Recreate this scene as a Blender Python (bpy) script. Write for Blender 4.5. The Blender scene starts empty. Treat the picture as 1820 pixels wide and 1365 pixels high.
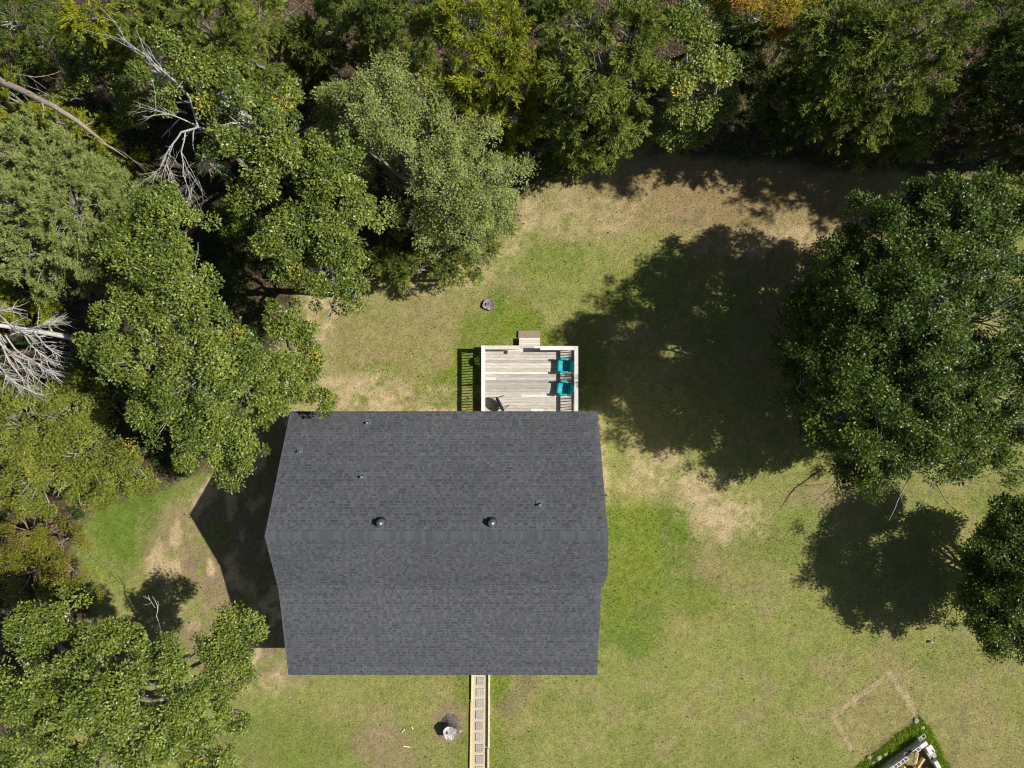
import bpy, bmesh, math, random
import numpy as np
from mathutils import Vector
rng = np.random.default_rng(7)
random.seed(7)
C = bpy.context.scene
COL = C.collection
rad = math.radians

# ------------------------------------------------------------ camera, sky, sun, exposure
H = 35.0
F = 1263.0                      # focal length in pixels of the 1820 px wide photograph
cam_d = bpy.data.cameras.new("camera")
cam = bpy.data.objects.new("camera", cam_d); COL.objects.link(cam)
cam.location = (0, 0, H)
cam.rotation_euler = (0, 0, 0)
cam_d.sensor_fit = 'HORIZONTAL'; cam_d.sensor_width = 36.0; cam_d.lens = 36.0 * F / 1820.0
cam_d.clip_end = 2000.0
C.camera = cam
SUN = Vector((0.896, 0.058, 1.0)).normalized()
elev = math.asin(SUN.z)
world = bpy.data.worlds.new("World"); C.world = world; world.use_nodes = True
wn = world.node_tree
sky = wn.nodes.new('ShaderNodeTexSky'); sky.sky_type = 'NISHITA'; sky.sun_disc = False
sky.sun_elevation = elev; sky.sun_rotation = math.atan2(SUN.x, SUN.y)
bg = wn.nodes['Background']; wn.links.new(sky.outputs[0], bg.inputs[0]); bg.inputs[1].default_value = 0.05
sl = bpy.data.lights.new("sun", 'SUN'); sl.energy = 4.8; sl.angle = rad(0.55); sl.color = (1.0, 0.955, 0.88)
so = bpy.data.objects.new("sun", sl); COL.objects.link(so)
so.rotation_euler = SUN.to_track_quat('Z', 'Y').to_euler(); so.location = (30, 2, 40)
C.view_settings.view_transform = 'Standard'; C.view_settings.look = 'None'
C.view_settings.exposure = 0.33
C.cycles.filter_width = 1.15; C.view_settings.gamma = 1.0

# ------------------------------------------------------------ helpers
def P(px, py, z=0.0):
    k = (H - z) / F
    return Vector(((px - 910.0) * k, (682.5 - py) * k, z))

def tag(o, label=None, cat=None, group=None, kind=None):
    if label: o['label'] = label
    if cat: o['category'] = cat
    if group: o['group'] = group
    if kind: o['kind'] = kind
    return o

def empty(name, loc, rz=0.0, label=None, cat=None, group=None):
    o = bpy.data.objects.new(name, None); COL.objects.link(o)
    o.location = loc; o.rotation_euler = (0, 0, rz); o.empty_display_size = 0.2
    return tag(o, label, cat, group)

def mesh_np(name, verts, faces, mat, parent=None, tint=None, smooth=False, uv=None):
    """faces: (n,k) int array or list of such arrays; tint: (nfaces,3)"""
    if not isinstance(faces, (list, tuple)): faces = [faces]
    faces = [f for f in faces if len(f)]
    me = bpy.data.meshes.new(name)
    nv = len(verts); me.vertices.add(nv); me.vertices.foreach_set('co', np.asarray(verts, np.float32).ravel())
    loops = np.concatenate([f.ravel() for f in faces]).astype(np.int32)
    tot = np.concatenate([np.full(len(f), f.shape[1]) for f in faces]).astype(np.int32)
    st = np.concatenate([[0], np.cumsum(tot)[:-1]]).astype(np.int32)
    me.loops.add(len(loops)); me.loops.foreach_set('vertex_index', loops)
    me.polygons.add(len(tot)); me.polygons.foreach_set('loop_start', st); me.polygons.foreach_set('loop_total', tot)
    me.polygons.foreach_set('use_smooth', np.full(len(tot), smooth, bool))
    me.update(calc_edges=True)
    if tint is not None:
        a = me.attributes.new('tint', 'FLOAT_COLOR', 'FACE')
        t = np.ones((len(tot), 4), np.float32); t[:, :3] = tint
        a.data.foreach_set('color', t.ravel())
    if mat: me.materials.append(mat)
    o = bpy.data.objects.new(name, me); COL.objects.link(o)
    if parent: o.parent = parent
    return o

class MB:
    """collects simple solids, builds one mesh"""
    def __init__(s): s.bm = bmesh.new(); s.t = s.bm.faces.layers.float_color.new('tint')
    def _tint(s, fs, tint):
        if tint is None: tint = (1, 1, 1)
        for f in fs: f[s.t] = (*tint[:3], 1.0)
    def box(s, c, size, rz=0.0, tint=None, rot=None, bevel=0.0):
        b2 = bmesh.ops.create_cube(s.bm, size=1.0)
        vs = b2['verts']
        for v in vs: v.co = Vector((v.co.x * size[0], v.co.y * size[1], v.co.z * size[2]))
        if bevel > 0:
            es = list({e for v in vs for e in v.link_edges})
            r = bmesh.ops.bevel(s.bm, geom=es, offset=bevel, segments=1, affect='EDGES')
            vs = list({v for f in r['faces'] for v in f.verts} | {v for v in vs if v.is_valid})
        if rot is not None:
            for v in vs: v.co = rot @ v.co
        elif rz:
            cz, sz = math.cos(rz), math.sin(rz)
            for v in vs: v.co = Vector((v.co.x * cz - v.co.y * sz, v.co.x * sz + v.co.y * cz, v.co.z))
        c = Vector(c)
        for v in vs: v.co += c
        s._tint({f for v in vs for f in v.link_faces}, tint)
        return vs
    def tube(s, pts, rs, n=8, tint=None, cap=True):
        rings = []
        pts = [Vector(p) for p in pts]
        for i, p in enumerate(pts):
            d = (pts[min(i + 1, len(pts) - 1)] - pts[max(i - 1, 0)]).normalized()
            a = d.cross(Vector((0, 0, 1)))
            if a.length < 0.05: a = d.cross(Vector((0, 1, 0)))
            a.normalize(); b = d.cross(a)
            r = rs[i] if isinstance(rs, (list, tuple)) else rs
            rings.append([s.bm.verts.new(p + a * (r * math.cos(2 * math.pi * k / n)) + b * (r * math.sin(2 * math.pi * k / n))) for k in range(n)])
        fs = []
        for A, B in zip(rings, rings[1:]):
            for k in range(n): fs.append(s.bm.faces.new((A[k], A[(k + 1) % n], B[(k + 1) % n], B[k])))
        if cap:
            fs.append(s.bm.faces.new(rings[0][::-1])); fs.append(s.bm.faces.new(rings[-1]))
        s._tint(fs, tint); return fs
    def lathe(s, c, prof, n=24, tint=None, smooth=True):
        c = Vector(c); rings = []
        for r, z in prof:
            rings.append([s.bm.verts.new(c + Vector((r * math.cos(2 * math.pi * k / n), r * math.sin(2 * math.pi * k / n), z))) for k in range(n)])
        fs = []
        for A, B in zip(rings, rings[1:]):
            for k in range(n): fs.append(s.bm.faces.new((A[k], A[(k + 1) % n], B[(k + 1) % n], B[k])))
        fs.append(s.bm.faces.new(rings[-1])); fs.append(s.bm.faces.new(rings[0][::-1]))
        for f in fs: f.smooth = smooth
        s._tint(fs, tint)
    def grid(s, fn, nu, nv, tint=None, smooth=True):
        V = [[s.bm.verts.new(fn(i / nu, j / nv)) for j in range(nv + 1)] for i in range(nu + 1)]
        fs = [s.bm.faces.new((V[i][j], V[i + 1][j], V[i + 1][j + 1], V[i][j + 1])) for i in range(nu) for j in range(nv)]
        for f in fs: f.smooth = smooth
        s._tint(fs, tint); return fs
    def build(s, name, mat, parent=None, solid=0.0):
        bmesh.ops.recalc_face_normals(s.bm, faces=s.bm.faces[:]) if solid == 0 else None
        me = bpy.data.meshes.new(name); s.bm.to_mesh(me); s.bm.free()
        if mat: me.materials.append(mat)
        o = bpy.data.objects.new(name, me); COL.objects.link(o)
        if parent: o.parent = parent
        if solid:
            m = o.modifiers.new('solid', 'SOLIDIFY'); m.thickness = solid; m.offset = 0
        return o

# ------------------------------------------------------------ noise (numpy)
class VN:
    def __init__(s, seed, n=256): s.g = np.random.default_rng(seed).random((n, n)); s.n = n
    def __call__(s, x, y):
        xi = np.floor(x).astype(int); yi = np.floor(y).astype(int)
        fx = x - xi; fy = y - yi; fx = fx * fx * (3 - 2 * fx); fy = fy * fy * (3 - 2 * fy)
        g = s.g; n = s.n
        a = g[xi % n, yi % n]; b = g[(xi + 1) % n, yi % n]; c = g[xi % n, (yi + 1) % n]; d = g[(xi + 1) % n, (yi + 1) % n]
        return (a * (1 - fx) + b * fx) * (1 - fy) + (c * (1 - fx) + d * fx) * fy
    def fbm(s, x, y, o=4):
        r = 0; a = 0.5; t = 0
        for i in range(o):
            r = r + a * s(x * 2 ** i + 17.3 * i, y * 2 ** i + 5.1 * i); t += a; a *= 0.55
        return r / t
N1, N2, N3, N4, N5 = VN(1), VN(2), VN(3), VN(4), VN(5)
def ss(a, b, x):
    t = np.clip((x - a) / (b - a), 0, 1); return t * t * (3 - 2 * t)

# ------------------------------------------------------------ materials
def nmat(name):
    m = bpy.data.materials.new(name); m.use_nodes = True
    nt = m.node_tree; b = nt.nodes['Principled BSDF']
    return m, nt, b
def tint_mat(name, rough=0.6, spec=0.3, color=None, use_tint=True, nscale=20.0, nmix=0.25, bump=0.0, bscale=60.0, metallic=0.0, trans=0.0, stretch=None, coat=0.0):
    m, nt, b = nmat(name)
    L = nt.links.new
    if use_tint:
        at = nt.nodes.new('ShaderNodeAttribute'); at.attribute_name = 'tint'; src = at.outputs['Color']
        if color is not None:
            mx = nt.nodes.new('ShaderNodeMix'); mx.data_type = 'RGBA'; mx.blend_type = 'MULTIPLY'; mx.inputs['Factor'].default_value = 1
            L(src, mx.inputs[6]); mx.inputs[7].default_value = (*color, 1); src = mx.outputs[2]
    else:
        r = nt.nodes.new('ShaderNodeRGB'); r.outputs[0].default_value = (*color, 1); src = r.outputs[0]
    if nmix > 0 or bump > 0:
        tc = nt.nodes.new('ShaderNodeTexCoord'); vec = tc.outputs['Object']
        if stretch:
            mp = nt.nodes.new('ShaderNodeMapping'); mp.inputs['Scale'].default_value = stretch; L(vec, mp.inputs[0]); vec = mp.outputs[0]
    if nmix > 0:
        nz = nt.nodes.new('ShaderNodeTexNoise'); nz.inputs['Scale'].default_value = nscale; nz.inputs['Detail'].default_value = 5; nz.inputs['Roughness'].default_value = 0.65
        L(vec, nz.inputs['Vector'])
        mr = nt.nodes.new('ShaderNodeMapRange'); mr.inputs[1].default_value = 0.3; mr.inputs[2].default_value = 0.7
        mr.inputs[3].default_value = 1 - nmix; mr.inputs[4].default_value = 1 + nmix; L(nz.outputs[0], mr.inputs[0])
        vm = nt.nodes.new('ShaderNodeVectorMath'); vm.operation = 'SCALE'; L(src, vm.inputs[0]); L(mr.outputs[0], vm.inputs['Scale'])
        src = vm.outputs[0]
    L(src, b.inputs['Base Color'])
    b.inputs['Roughness'].default_value = rough; b.inputs['Metallic'].default_value = metallic
    b.inputs['Specular IOR Level'].default_value = spec
    if coat: b.inputs['Coat Weight'].default_value = coat
    if bump > 0:
        n2 = nt.nodes.new('ShaderNodeTexNoise'); n2.inputs['Scale'].default_value = bscale; n2.inputs['Detail'].default_value = 6; n2.inputs['Roughness'].default_value = 0.7
        L(vec, n2.inputs['Vector'])
        bp = nt.nodes.new('ShaderNodeBump'); bp.inputs['Strength'].default_value = 1.0; bp.inputs['Distance'].default_value = bump
        L(n2.outputs[0], bp.inputs['Height']); L(bp.outputs[0], b.inputs['Normal'])
    if trans > 0:
        tr = nt.nodes.new('ShaderNodeBsdfTranslucent'); ms = nt.nodes.new('ShaderNodeMixShader'); ms.inputs[0].default_value = trans
        L(src, tr.inputs[0]); L(b.outputs[0], ms.inputs[1]); L(tr.outputs[0], ms.inputs[2])
        L(ms.outputs[0], nt.nodes['Material Output'].inputs[0])
    return m

M = {}
M['ground'] = tint_mat('ground_soil_and_turf', rough=0.95, spec=0.1, nscale=12.0, nmix=0.36, bump=0.05, bscale=15.0)
M['grass'] = tint_mat('grass_blades', rough=0.6, spec=0.25, nmix=0, trans=0.25)
M['leaf'] = tint_mat('broad_leaves', rough=0.40, spec=0.6, nmix=0, trans=0.22)
M['leafd'] = tint_mat('dark_broad_leaves', rough=0.38, spec=0.40, nmix=0, trans=0.25)
M['leaf_matte'] = tint_mat('matte_leaves', rough=0.55, spec=0.2, nmix=0, trans=0.25)
M['needle'] = tint_mat('evergreen_sprays', rough=0.6, spec=0.18, nmix=0, trans=0.2)
M['litter'] = tint_mat('dead_leaves', rough=0.8, spec=0.2, nmix=0)
M['bark'] = tint_mat('bark', rough=0.9, spec=0.2, nscale=14, nmix=0.35, bump=0.02, bscale=25)
M['shingle'] = tint_mat('asphalt_shingle', rough=0.85, spec=0.35, nscale=70, nmix=0.22, bump=0.003, bscale=260)
M['deckwood'] = tint_mat('weathered_deck_board', rough=0.8, spec=0.25, nscale=5, nmix=0.36, bump=0.004, bscale=30, stretch=(0.5, 9, 9))
M['railwood'] = tint_mat('weathered_rail_timber', rough=0.8, spec=0.25, nscale=8, nmix=0.12, bump=0.003, bscale=40)
M['newwood'] = tint_mat('yellow_timber', rough=0.75, spec=0.25, nscale=7, nmix=0.2, bump=0.003, bscale=40)
M['gravel'] = tint_mat('path_gravel', rough=0.9, spec=0.2, nscale=26, nmix=0.3, bump=0.03, bscale=40, use_tint=False, color=(0.58, 0.475, 0.31))
M['concrete'] = tint_mat('concrete', rough=0.9, spec=0.2, nscale=22, nmix=0.22, bump=0.006, bscale=60)
M['siding'] = tint_mat('painted_siding', rough=0.6, spec=0.3, nmix=0.05, use_tint=False, color=(0.62, 0.60, 0.55))
M['trim'] = tint_mat('white_trim', rough=0.5, spec=0.4, nmix=0.06, use_tint=False, color=(0.72, 0.72, 0.70))
M['darkmetal'] = tint_mat('dark_metal', rough=0.45, spec=0.5, nmix=0.1, use_tint=False, color=(0.03, 0.03, 0.035), metallic=0.3)
M['galv'] = tint_mat('galvanised_metal', rough=0.28, spec=0.5, nmix=0.12, use_tint=False, color=(0.55, 0.56, 0.62), metallic=0.9)
M['blackrubber'] = tint_mat('black_rubber', rough=0.6, spec=0.4, nmix=0.1, use_tint=False, color=(0.02, 0.02, 0.022))
M['bluegrey'] = tint_mat('bluish_flashing', rough=0.5, spec=0.4, nmix=0.12, use_tint=False, color=(0.13, 0.15, 0.17), metallic=0.2)
M['pvc'] = tint_mat('weathered_pipe', rough=0.5, spec=0.4, nmix=0.1, use_tint=False, color=(0.35, 0.36, 0.38))
M['teal'] = tint_mat('teal_plastic', rough=0.22, spec=0.6, nscale=5, nmix=0.07, use_tint=False, color=(0.006, 0.36, 0.38))
M['padding'] = tint_mat('dark_padded_cloth', rough=0.55, spec=0.5, nscale=30, nmix=0.3, bump=0.006, bscale=40, use_tint=False, color=(0.05, 0.055, 0.085))
M['stump'] = tint_mat('weathered_stump_wood', rough=0.9, spec=0.2, nscale=10, nmix=0.4, bump=0.02, bscale=20)
M['splitwood'] = tint_mat('split_firewood', rough=0.85, spec=0.2, nscale=12, nmix=0.3, bump=0.006, bscale=40)
M['glass'] = tint_mat('window_glass', rough=0.05, spec=0.6, nmix=0, use_tint=False, color=(0.03, 0.04, 0.05))
M['porch'] = tint_mat('porch_floor_boards', rough=0.8, spec=0.25, nmix=0.2, use_tint=False, color=(0.25, 0.22, 0.18))
M['mat'] = tint_mat('pale_mat', rough=0.9, spec=0.1, nmix=0.1, use_tint=False, color=(0.62, 0.60, 0.58))

# ------------------------------------------------------------ ground
def ell(px, py, cx, cy, rx, ry, rot=0.0, soft=0.42, wob=0.55, k=1.0):
    a = rad(rot); dx = px - cx; dy = py - cy
    u = (dx * math.cos(a) + dy * math.sin(a)) / rx; v = (-dx * math.sin(a) + dy * math.cos(a)) / ry
    d = np.sqrt(u * u + v * v)
    near = d < 1 + soft + wob + .05
    if near.any():
        dn = d[near]; dn += wob * (N1.fbm(px[near] / 34.0 + cx, py[near] / 34.0 + cy, 4) - 0.5) * 2; d[near] = dn
    return k * (1 - ss(1 - soft, 1 + soft, d))
def polydist(px, py, poly):
    """signed distance-ish (positive inside) in px"""
    inside = np.zeros(px.shape, bool); dmin = np.full(px.shape, 1e9)
    n = len(poly)
    for i in range(n):
        x0, y0 = poly[i]; x1, y1 = poly[(i + 1) % n]
        c = ((y0 > py) != (y1 > py)); t = (x1 - x0) * (py - y0) / ((y1 - y0) if y1 != y0 else 1e-9) + x0
        inside ^= c & (px < t)
        ex, ey = x1 - x0, y1 - y0
        q = np.clip(((px - x0) * ex + (py - y0) * ey) / (ex * ex + ey * ey), 0, 1)
        dmin = np.minimum(dmin, np.hypot(px - x0 - q * ex, py - y0 - q * ey))
    return np.where(inside, dmin, -dmin)
FOREST = [(3500, 285), (1820, 310), (1500, 300), (1330, 285), (1130, 262), (1000, 300), (940, 345), (905, 395), (840, 455), (700, 500), (600, 500), (520, 520),
          (500, 600), (440, 720), (400, 830), (330, 850), (240, 880), (170, 890), (120, 960), (150, 1060), (170, 1120), (120, 1200), (60, 1290), (-200, 1400), (-3000, 3000), (-3000, -3000), (3500, -3000)]
BEDN = (1640, 1272)
def zones(x, y):
    px = 910 + x * F / H; py = 682.5 - y * F / H
    z = {}
    w = 22 * (N2.fbm(px / 40, py / 40, 4) - 0.5) * 2
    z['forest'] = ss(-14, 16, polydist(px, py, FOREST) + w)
    tan = np.maximum.reduce([ell(px, py, 1185, 835, 62, 34, 25, k=.75), ell(px, py, 1275, 905, 75, 52, 30, k=.8), ell(px, py, 1150, 860, 40, 22, 0, k=.5),
        ell(px, py, 560, 570, 38, 70, 10, k=.95), ell(px, py, 545, 690, 50, 60, 20, k=.8), ell(px, py, 640, 705, 110, 38, 0, k=.8),
        ell(px, py, 720, 738, 140, 16, 0, k=.95, wob=.2), ell(px, py, 830, 480, 80, 32, -25, k=.65), ell(px, py, 920, 400, 32, 55, 20, k=.7),
        ell(px, py, 1030, 385, 110, 42, -10, k=.45), ell(px, py, 1420, 420, 45, 22, 0, k=.6), ell(px, py, 1330, 430, 90, 30, 0, k=.5), ell(px, py, 790, 700, 60, 20, 0, k=.4),
        ell(px, py, 455, 1180, 60, 20, 0, k=.7), ell(px, py, 470, 730, 80, 25, 0, k=.8), ell(px, py, 480, 1215, 60, 22, 0, k=.5), ell(px, py, 1070, 800, 10, 80, -6, k=.6)])
    z['tan'] = tan
    z['dirt'] = np.maximum.reduce([ell(px, py, 430, 1010, 110, 200, 0, k=1.0, soft=.25), ell(px, py, 330, 970, 60, 80, 30, k=.65), ell(px, py, 470, 850, 70, 130, 0, k=1.),
        ell(px, py, 690, 1335, 66, 44, 25, k=.75, soft=.2, wob=.25), ell(px, py, 1235, 385, 50, 14, 25, k=.5), ell(px, py, 1440, 550, 90, 60, 0, k=.7), ell(px, py, 1500, 880, 110, 30, 0, k=.6),
        ell(px, py, 1800, 860, 60, 16, 0, k=.3), ell(px, py, 800, 1285, 26, 36, 0, k=.8), ell(px, py, 1480, 250, 200, 50, 0, k=.8), ell(px, py, 730, 712, 12, 8, 0, k=.7),
        ell(px, py, 525, 1200, 40, 12, 0, k=.7)])
    z['dry'] = np.maximum.reduce([ell(px, py, 1270, 350, 320, 95, 8, soft=.45), ell(px, py, 1050, 330, 120, 70, -20, soft=.4, k=.7), ell(px, py, 1400, 420, 170, 110, 0, soft=.4),
        ell(px, py, 700, 590, 150, 80, -10, soft=.5, k=.75), ell(px, py, 640, 690, 120, 50, 0, k=.5), ell(px, py, 1680, 1310, 190, 110, 30, soft=.5, k=.65), ell(px, py, 820, 1250, 80, 60, -60, k=.45),
        ell(px, py, 640, 1270, 90, 60, 10, k=.35), ell(px, py, 1300, 1000, 110, 60, 20, k=.4), ell(px, py, 1230, 720, 220, 140, 0, k=.3), ell(px, py, 930, 1230, 30, 50, 25, k=.6), ell(px, py, 1550, 1270, 80, 70, -40, k=.7, soft=.2, wob=.15)])
    lush = np.maximum.reduce([ell(px, py, 1165, 955, 95, 62, 25, soft=.25, k=1), ell(px, py, 1120, 1030, 75, 90, 0, soft=.45, k=.85), ell(px, py, 1110, 1110, 60, 50, 0, k=.8), ell(px, py, 1240, 1050, 60, 40, 0, k=.6),
        ell(px, py, 915, 560, 40, 55, -35, k=1, soft=.3), ell(px, py, 860, 585, 45, 30, 0, k=.9), ell(px, py, 790, 690, 60, 26, -25, k=1.2), ell(px, py, 740, 702, 24, 28, 0, k=1.1), ell(px, py, 830, 655, 22, 55, 0, k=1.1), ell(px, py, 670, 665, 40, 20, 10, k=.7), ell(px, py, 640, 700, 30, 16, 10, k=.6),
        ell(px, py, 975, 600, 30, 16, 0, k=.8), ell(px, py, 220, 930, 75, 95, 0, soft=.4, k=.95), ell(px, py, 300, 860, 70, 30, 0, k=.6), ell(px, py, 560, 1330, 90, 50, 0, k=.5, soft=.5),
        ell(px, py, 824, 1230, 18, 130, 0, k=.6), ell(px, py, 885, 1215, 22, 40, 0, k=.8), ell(px, py, 880, 1340, 25, 60, 0, k=.6), ell(px, py, 980, 440, 60, 60, 0, k=.4), ell(px, py, 1380, 960, 90, 40, 0, k=.5),
        ell(px, py, 1120, 520, 60, 50, 0, k=.35), ell(px, py, 1700, 1170, 80, 40, 0, k=.3), ell(px, py, 1780, 880, 60, 40, 0, k=.35), ell(px, py, 1050, 640, 30, 90, 0, k=.4), ell(px, py, 460, 1330, 80, 60, 0, k=.5)])
    # strip of tall grass beside the block bin
    d = polydist(px, py, [(1636, 1273), (1652, 1290), (1690, 1365), (1700, 1420), (1668, 1420), (1640, 1315), (1560, 1400), (1500, 1400), (1525, 1358)])
    z['strip'] = ss(-2, 3, d + 3 * (N3.fbm(px / 8, py / 8, 3) - .5))
    lush = np.clip(np.maximum(lush, z['strip']), 0, 1); z['lush'] = lush
    # faint outline of a former bed
    def seg(a, b, w):
        ex, ey = b[0] - a[0], b[1] - a[1]; q = np.clip(((px - a[0]) * ex + (py - a[1]) * ey) / (ex * ex + ey * ey), 0, 1)
        return 1 - ss(w * .5, w, np.hypot(px - a[0] - q * ex, py - a[1] - q * ey))
    z['oldbed'] = np.maximum.reduce([seg((1582, 1196), (1627, 1265), 8), seg((1582, 1199), (1482, 1273), 7), seg((1482, 1273), (1512, 1330), 6)]) * (0.4 + 0.7 * N3.fbm(px / 7, py / 7, 2))
    z['oldedge'] = np.maximum.reduce([seg((1587, 1194), (1632, 1266), 2.2), seg((1577, 1206), (1484, 1279), 1.8), seg((1575, 1203), (1612, 1262), 1.6)]) * ss(.35, .6, N3.fbm(px / 9, py / 9, 2))
    z['scuff'] = np.maximum.reduce([seg((1712, 1255), (1716, 1300), 9), seg((1700, 1320), (1690, 1360), 9), seg((900, 1262), (940, 1205), 20), seg((1190, 390), (1235, 398), 8), seg((1235, 395), (1252, 372), 6), seg((1535, 1343), (1632, 1272), 4)]) * (0.2 + 0.9 * N3.fbm(px / 5, py / 5, 2))
    return z, px, py
def mixc(c, col, m):
    return c * (1 - m[..., None]) + np.array(col) * m[..., None]
def ground_color(x, y):
    z, px, py = zones(x, y)
    n1 = N2.fbm(x * .35 + 9, y * .35, 4); n2 = N4.fbm(x * 1.1, y * 1.1 + 4, 4); n3 = N5.fbm(x * 4.2, y * 4.2, 3); n4 = N3.fbm(x * 9.5, y * 9.5, 2)
    c = np.zeros(x.shape + (3,)) + np.array((0.234, 0.245, 0.071))
    c = mixc(c, (0.300, 0.258, 0.10), ss(.50, .72, n1) * .42)
    c = mixc(c, (0.168, 0.202, 0.050), ss(.48, .70, n2) * .55)
    c = mixc(c, (0.300, 0.235, 0.125), ss(.55, .72, N1.fbm(x * .8 + 3, y * .8, 4)) * .45)
    c = mixc(c, (0.305, 0.228, 0.118), z['dry'] * (0.5 + 0.6 * (n2 - .3)).clip(0, 1))
    c = mixc(c, (0.262, 0.176, 0.094), ell(px, py, 1290, 330, 250, 75, 6, soft=.5) * (.35 + .8 * (n1 - .2)).clip(0, 1) * .75)
    c = mixc(c, (0.124, 0.190, 0.026), z['lush'] * (0.95 - 0.75 * ss(.5, .75, n2)))
    c = mixc(c, (0.215, 0.238, 0.034), z['lush'] * ss(.48, .68, n1) * .5)
    c = mixc(c, (0.47, 0.36, 0.215), z['tan'] * ss(.30, .62, n2 * .5 + n3 * .5) * 1.0)
    dirt = z['dirt']
    c = mixc(c, (0.26, 0.185, 0.118), dirt * (0.9 - .35 * ss(.55, .8, n2)))
    sand = ss(.53, .66, N1.fbm(x * .95 + 40, y * .55, 4)) * dirt
    c = mixc(c, (0.60, 0.46, 0.27), sand * .75 * ss(600, 560, px))
    gr = ss(.56, .66, N4.fbm(x * 1.3 + 70, y * 1.3, 4)) * dirt
    c = mixc(c, (0.20, 0.225, 0.055), gr * .75)
    c = mixc(c, (0.40, 0.315, 0.185), np.clip(z['oldbed'] * .95, 0, 1))
    c = mixc(c, (0.12, 0.09, 0.05), z['oldedge'] * .7)
    c = mixc(c, (0.14, 0.115, 0.075), z['scuff'] * .6)
    fo = z['forest']
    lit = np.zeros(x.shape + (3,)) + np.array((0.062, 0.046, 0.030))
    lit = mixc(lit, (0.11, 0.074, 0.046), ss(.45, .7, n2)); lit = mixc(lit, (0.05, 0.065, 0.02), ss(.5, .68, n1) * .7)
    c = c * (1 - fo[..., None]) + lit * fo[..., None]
    c = c * (0.82 + 0.36 * n3)[..., None] * (0.80 + 0.40 * n4)[..., None]
    return np.clip(c, 0.004, 0.8), z
def axis(lo, hi, st):
    a = np.arange(lo, hi + 1e-6, st)
    out = [30, 34, 40, 50, 70, 100, 160, 260, 400]
    return np.concatenate([-np.array(out[::-1]) + 0.0, a, np.array(out)])
xs = axis(-26.5, 26.5, 0.095); ys = axis(-20.5, 20.5, 0.095)
X, Y = np.meshgrid(xs, ys, indexing='ij')
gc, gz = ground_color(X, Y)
Z = 0.03 * (N2.fbm(X * .6, Y * .6, 3) - .5) + 0.02 * (N3.fbm(X * 4, Y * 4, 3) - .5) * (1 + gz['lush'])
V = np.stack([X, Y, Z], -1).reshape(-1, 3)
nx, ny = X.shape; idx = np.arange(nx * ny).reshape(nx, ny)
Fq = np.stack([idx[:-1, :-1], idx[1:, :-1], idx[1:, 1:], idx[:-1, 1:]], -1).reshape(-1, 4)
g = mesh_np('ground', V, Fq, M['ground'], smooth=True)
a = g.data.attributes.new('tint', 'FLOAT_COLOR', 'POINT')
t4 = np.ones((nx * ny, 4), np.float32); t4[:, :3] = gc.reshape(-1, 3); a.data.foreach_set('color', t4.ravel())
tag(g, kind='structure')

# ------------------------------------------------------------ grass, fallen leaves
def blades(name, n, region, hmin, hmax, wid, label, cat, mat, colf, keep, lean=1.1, flat=False):
    x = rng.uniform(region[0], region[1], n); y = rng.uniform(region[2], region[3], n)
    z, px, py = zones(x, y)
    k = rng.random(n) < keep(z, px, py, x, y)
    x, y = x[k], y[k]; n = len(x)
    c = colf(x, y, n)
    a = rng.uniform(0, 2 * math.pi, n); h = rng.uniform(hmin, hmax, n); w = wid * rng.uniform(.6, 1.3, n)
    b = rng.uniform(0, 2 * math.pi, n); ln = h * lean * rng.random(n)
    z0 = 0.008
    p = np.stack([x, y, np.full(n, z0)], -1)
    s = np.stack([np.cos(a), np.sin(a), np.zeros(n)], -1) * (w / 2)[:, None]
    if flat:
        q = np.stack([-np.sin(a), np.cos(a), rng.uniform(0, .5, n)], -1) * (h)[:, None]
        v = np.stack([p - q * .5 + [0, 0, .03], p + s + [0, 0, .03], p + q * .5 + [0, 0, .03], p - s + [0, 0, .03]], 1).reshape(-1, 3)
        f = np.arange(4 * n).reshape(n, 4)
    else:
        t = p + np.stack([np.cos(b) * ln, np.sin(b) * ln, h], -1)
        v = np.stack([p - s, p + s, t], 1).reshape(-1, 3); f = np.arange(3 * n).reshape(n, 3)
    o = mesh_np(name, v, f, mat, tint=c)
    return tag(o, label, cat, kind='stuff')
def gcol(x, y, n):
    c, z = ground_color(x, y); m = c.mean(1, keepdims=True)
    c = c * rng.choice([.5, .9, 1.3, 1.9], (n, 1), p=[.2, .3, .35, .15]) * rng.uniform(.85, 1.15, (n, 1)); g = rng.random((n, 1))
    return np.clip(c * (1 + (g - .5) * np.array([[.25, .1, -.1]])), 0.01, .9)
HX0, HX1, HY0, HY1 = -9.6, 3.6, -12.4, -1.7
def notbuilt(x, y):
    house = (x > HX0) & (x < HX1) & (y > HY0) & (y < HY1)
    deck = (x > -1.5) & (x < 3.2) & (y > -1.8) & (y < 1.85)
    path = (x > -2.15) & (x < -1.1) & (y < -12.3)
    return ~(house | deck | path)
blades('grass', 800000, (-26, 26, -20, 20), .03, .07, .028, 'short mown lawn grass mixed green and straw', 'grass', M['grass'], gcol,
       lambda z, px, py, x, y: notbuilt(x, y) * (1 - z['forest']) * (1 - .75 * z['dirt']) * (1 - .6 * z['tan']) * (0.38 + .6 * z['lush']))
blades('tall_grass', 36000, (16, 24, -20, -15), .10, .24, .03, 'tall bright green grass beside the concrete block bin', 'grass', M['grass'],
       lambda x, y, n: np.array([[.30, .44, .04]]) * rng.uniform(.5, 1.4, (n, 1)) + rng.random((n, 1)) * np.array([[.06, .03, .01]]),
       lambda z, px, py, x, y: z['strip'])
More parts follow.
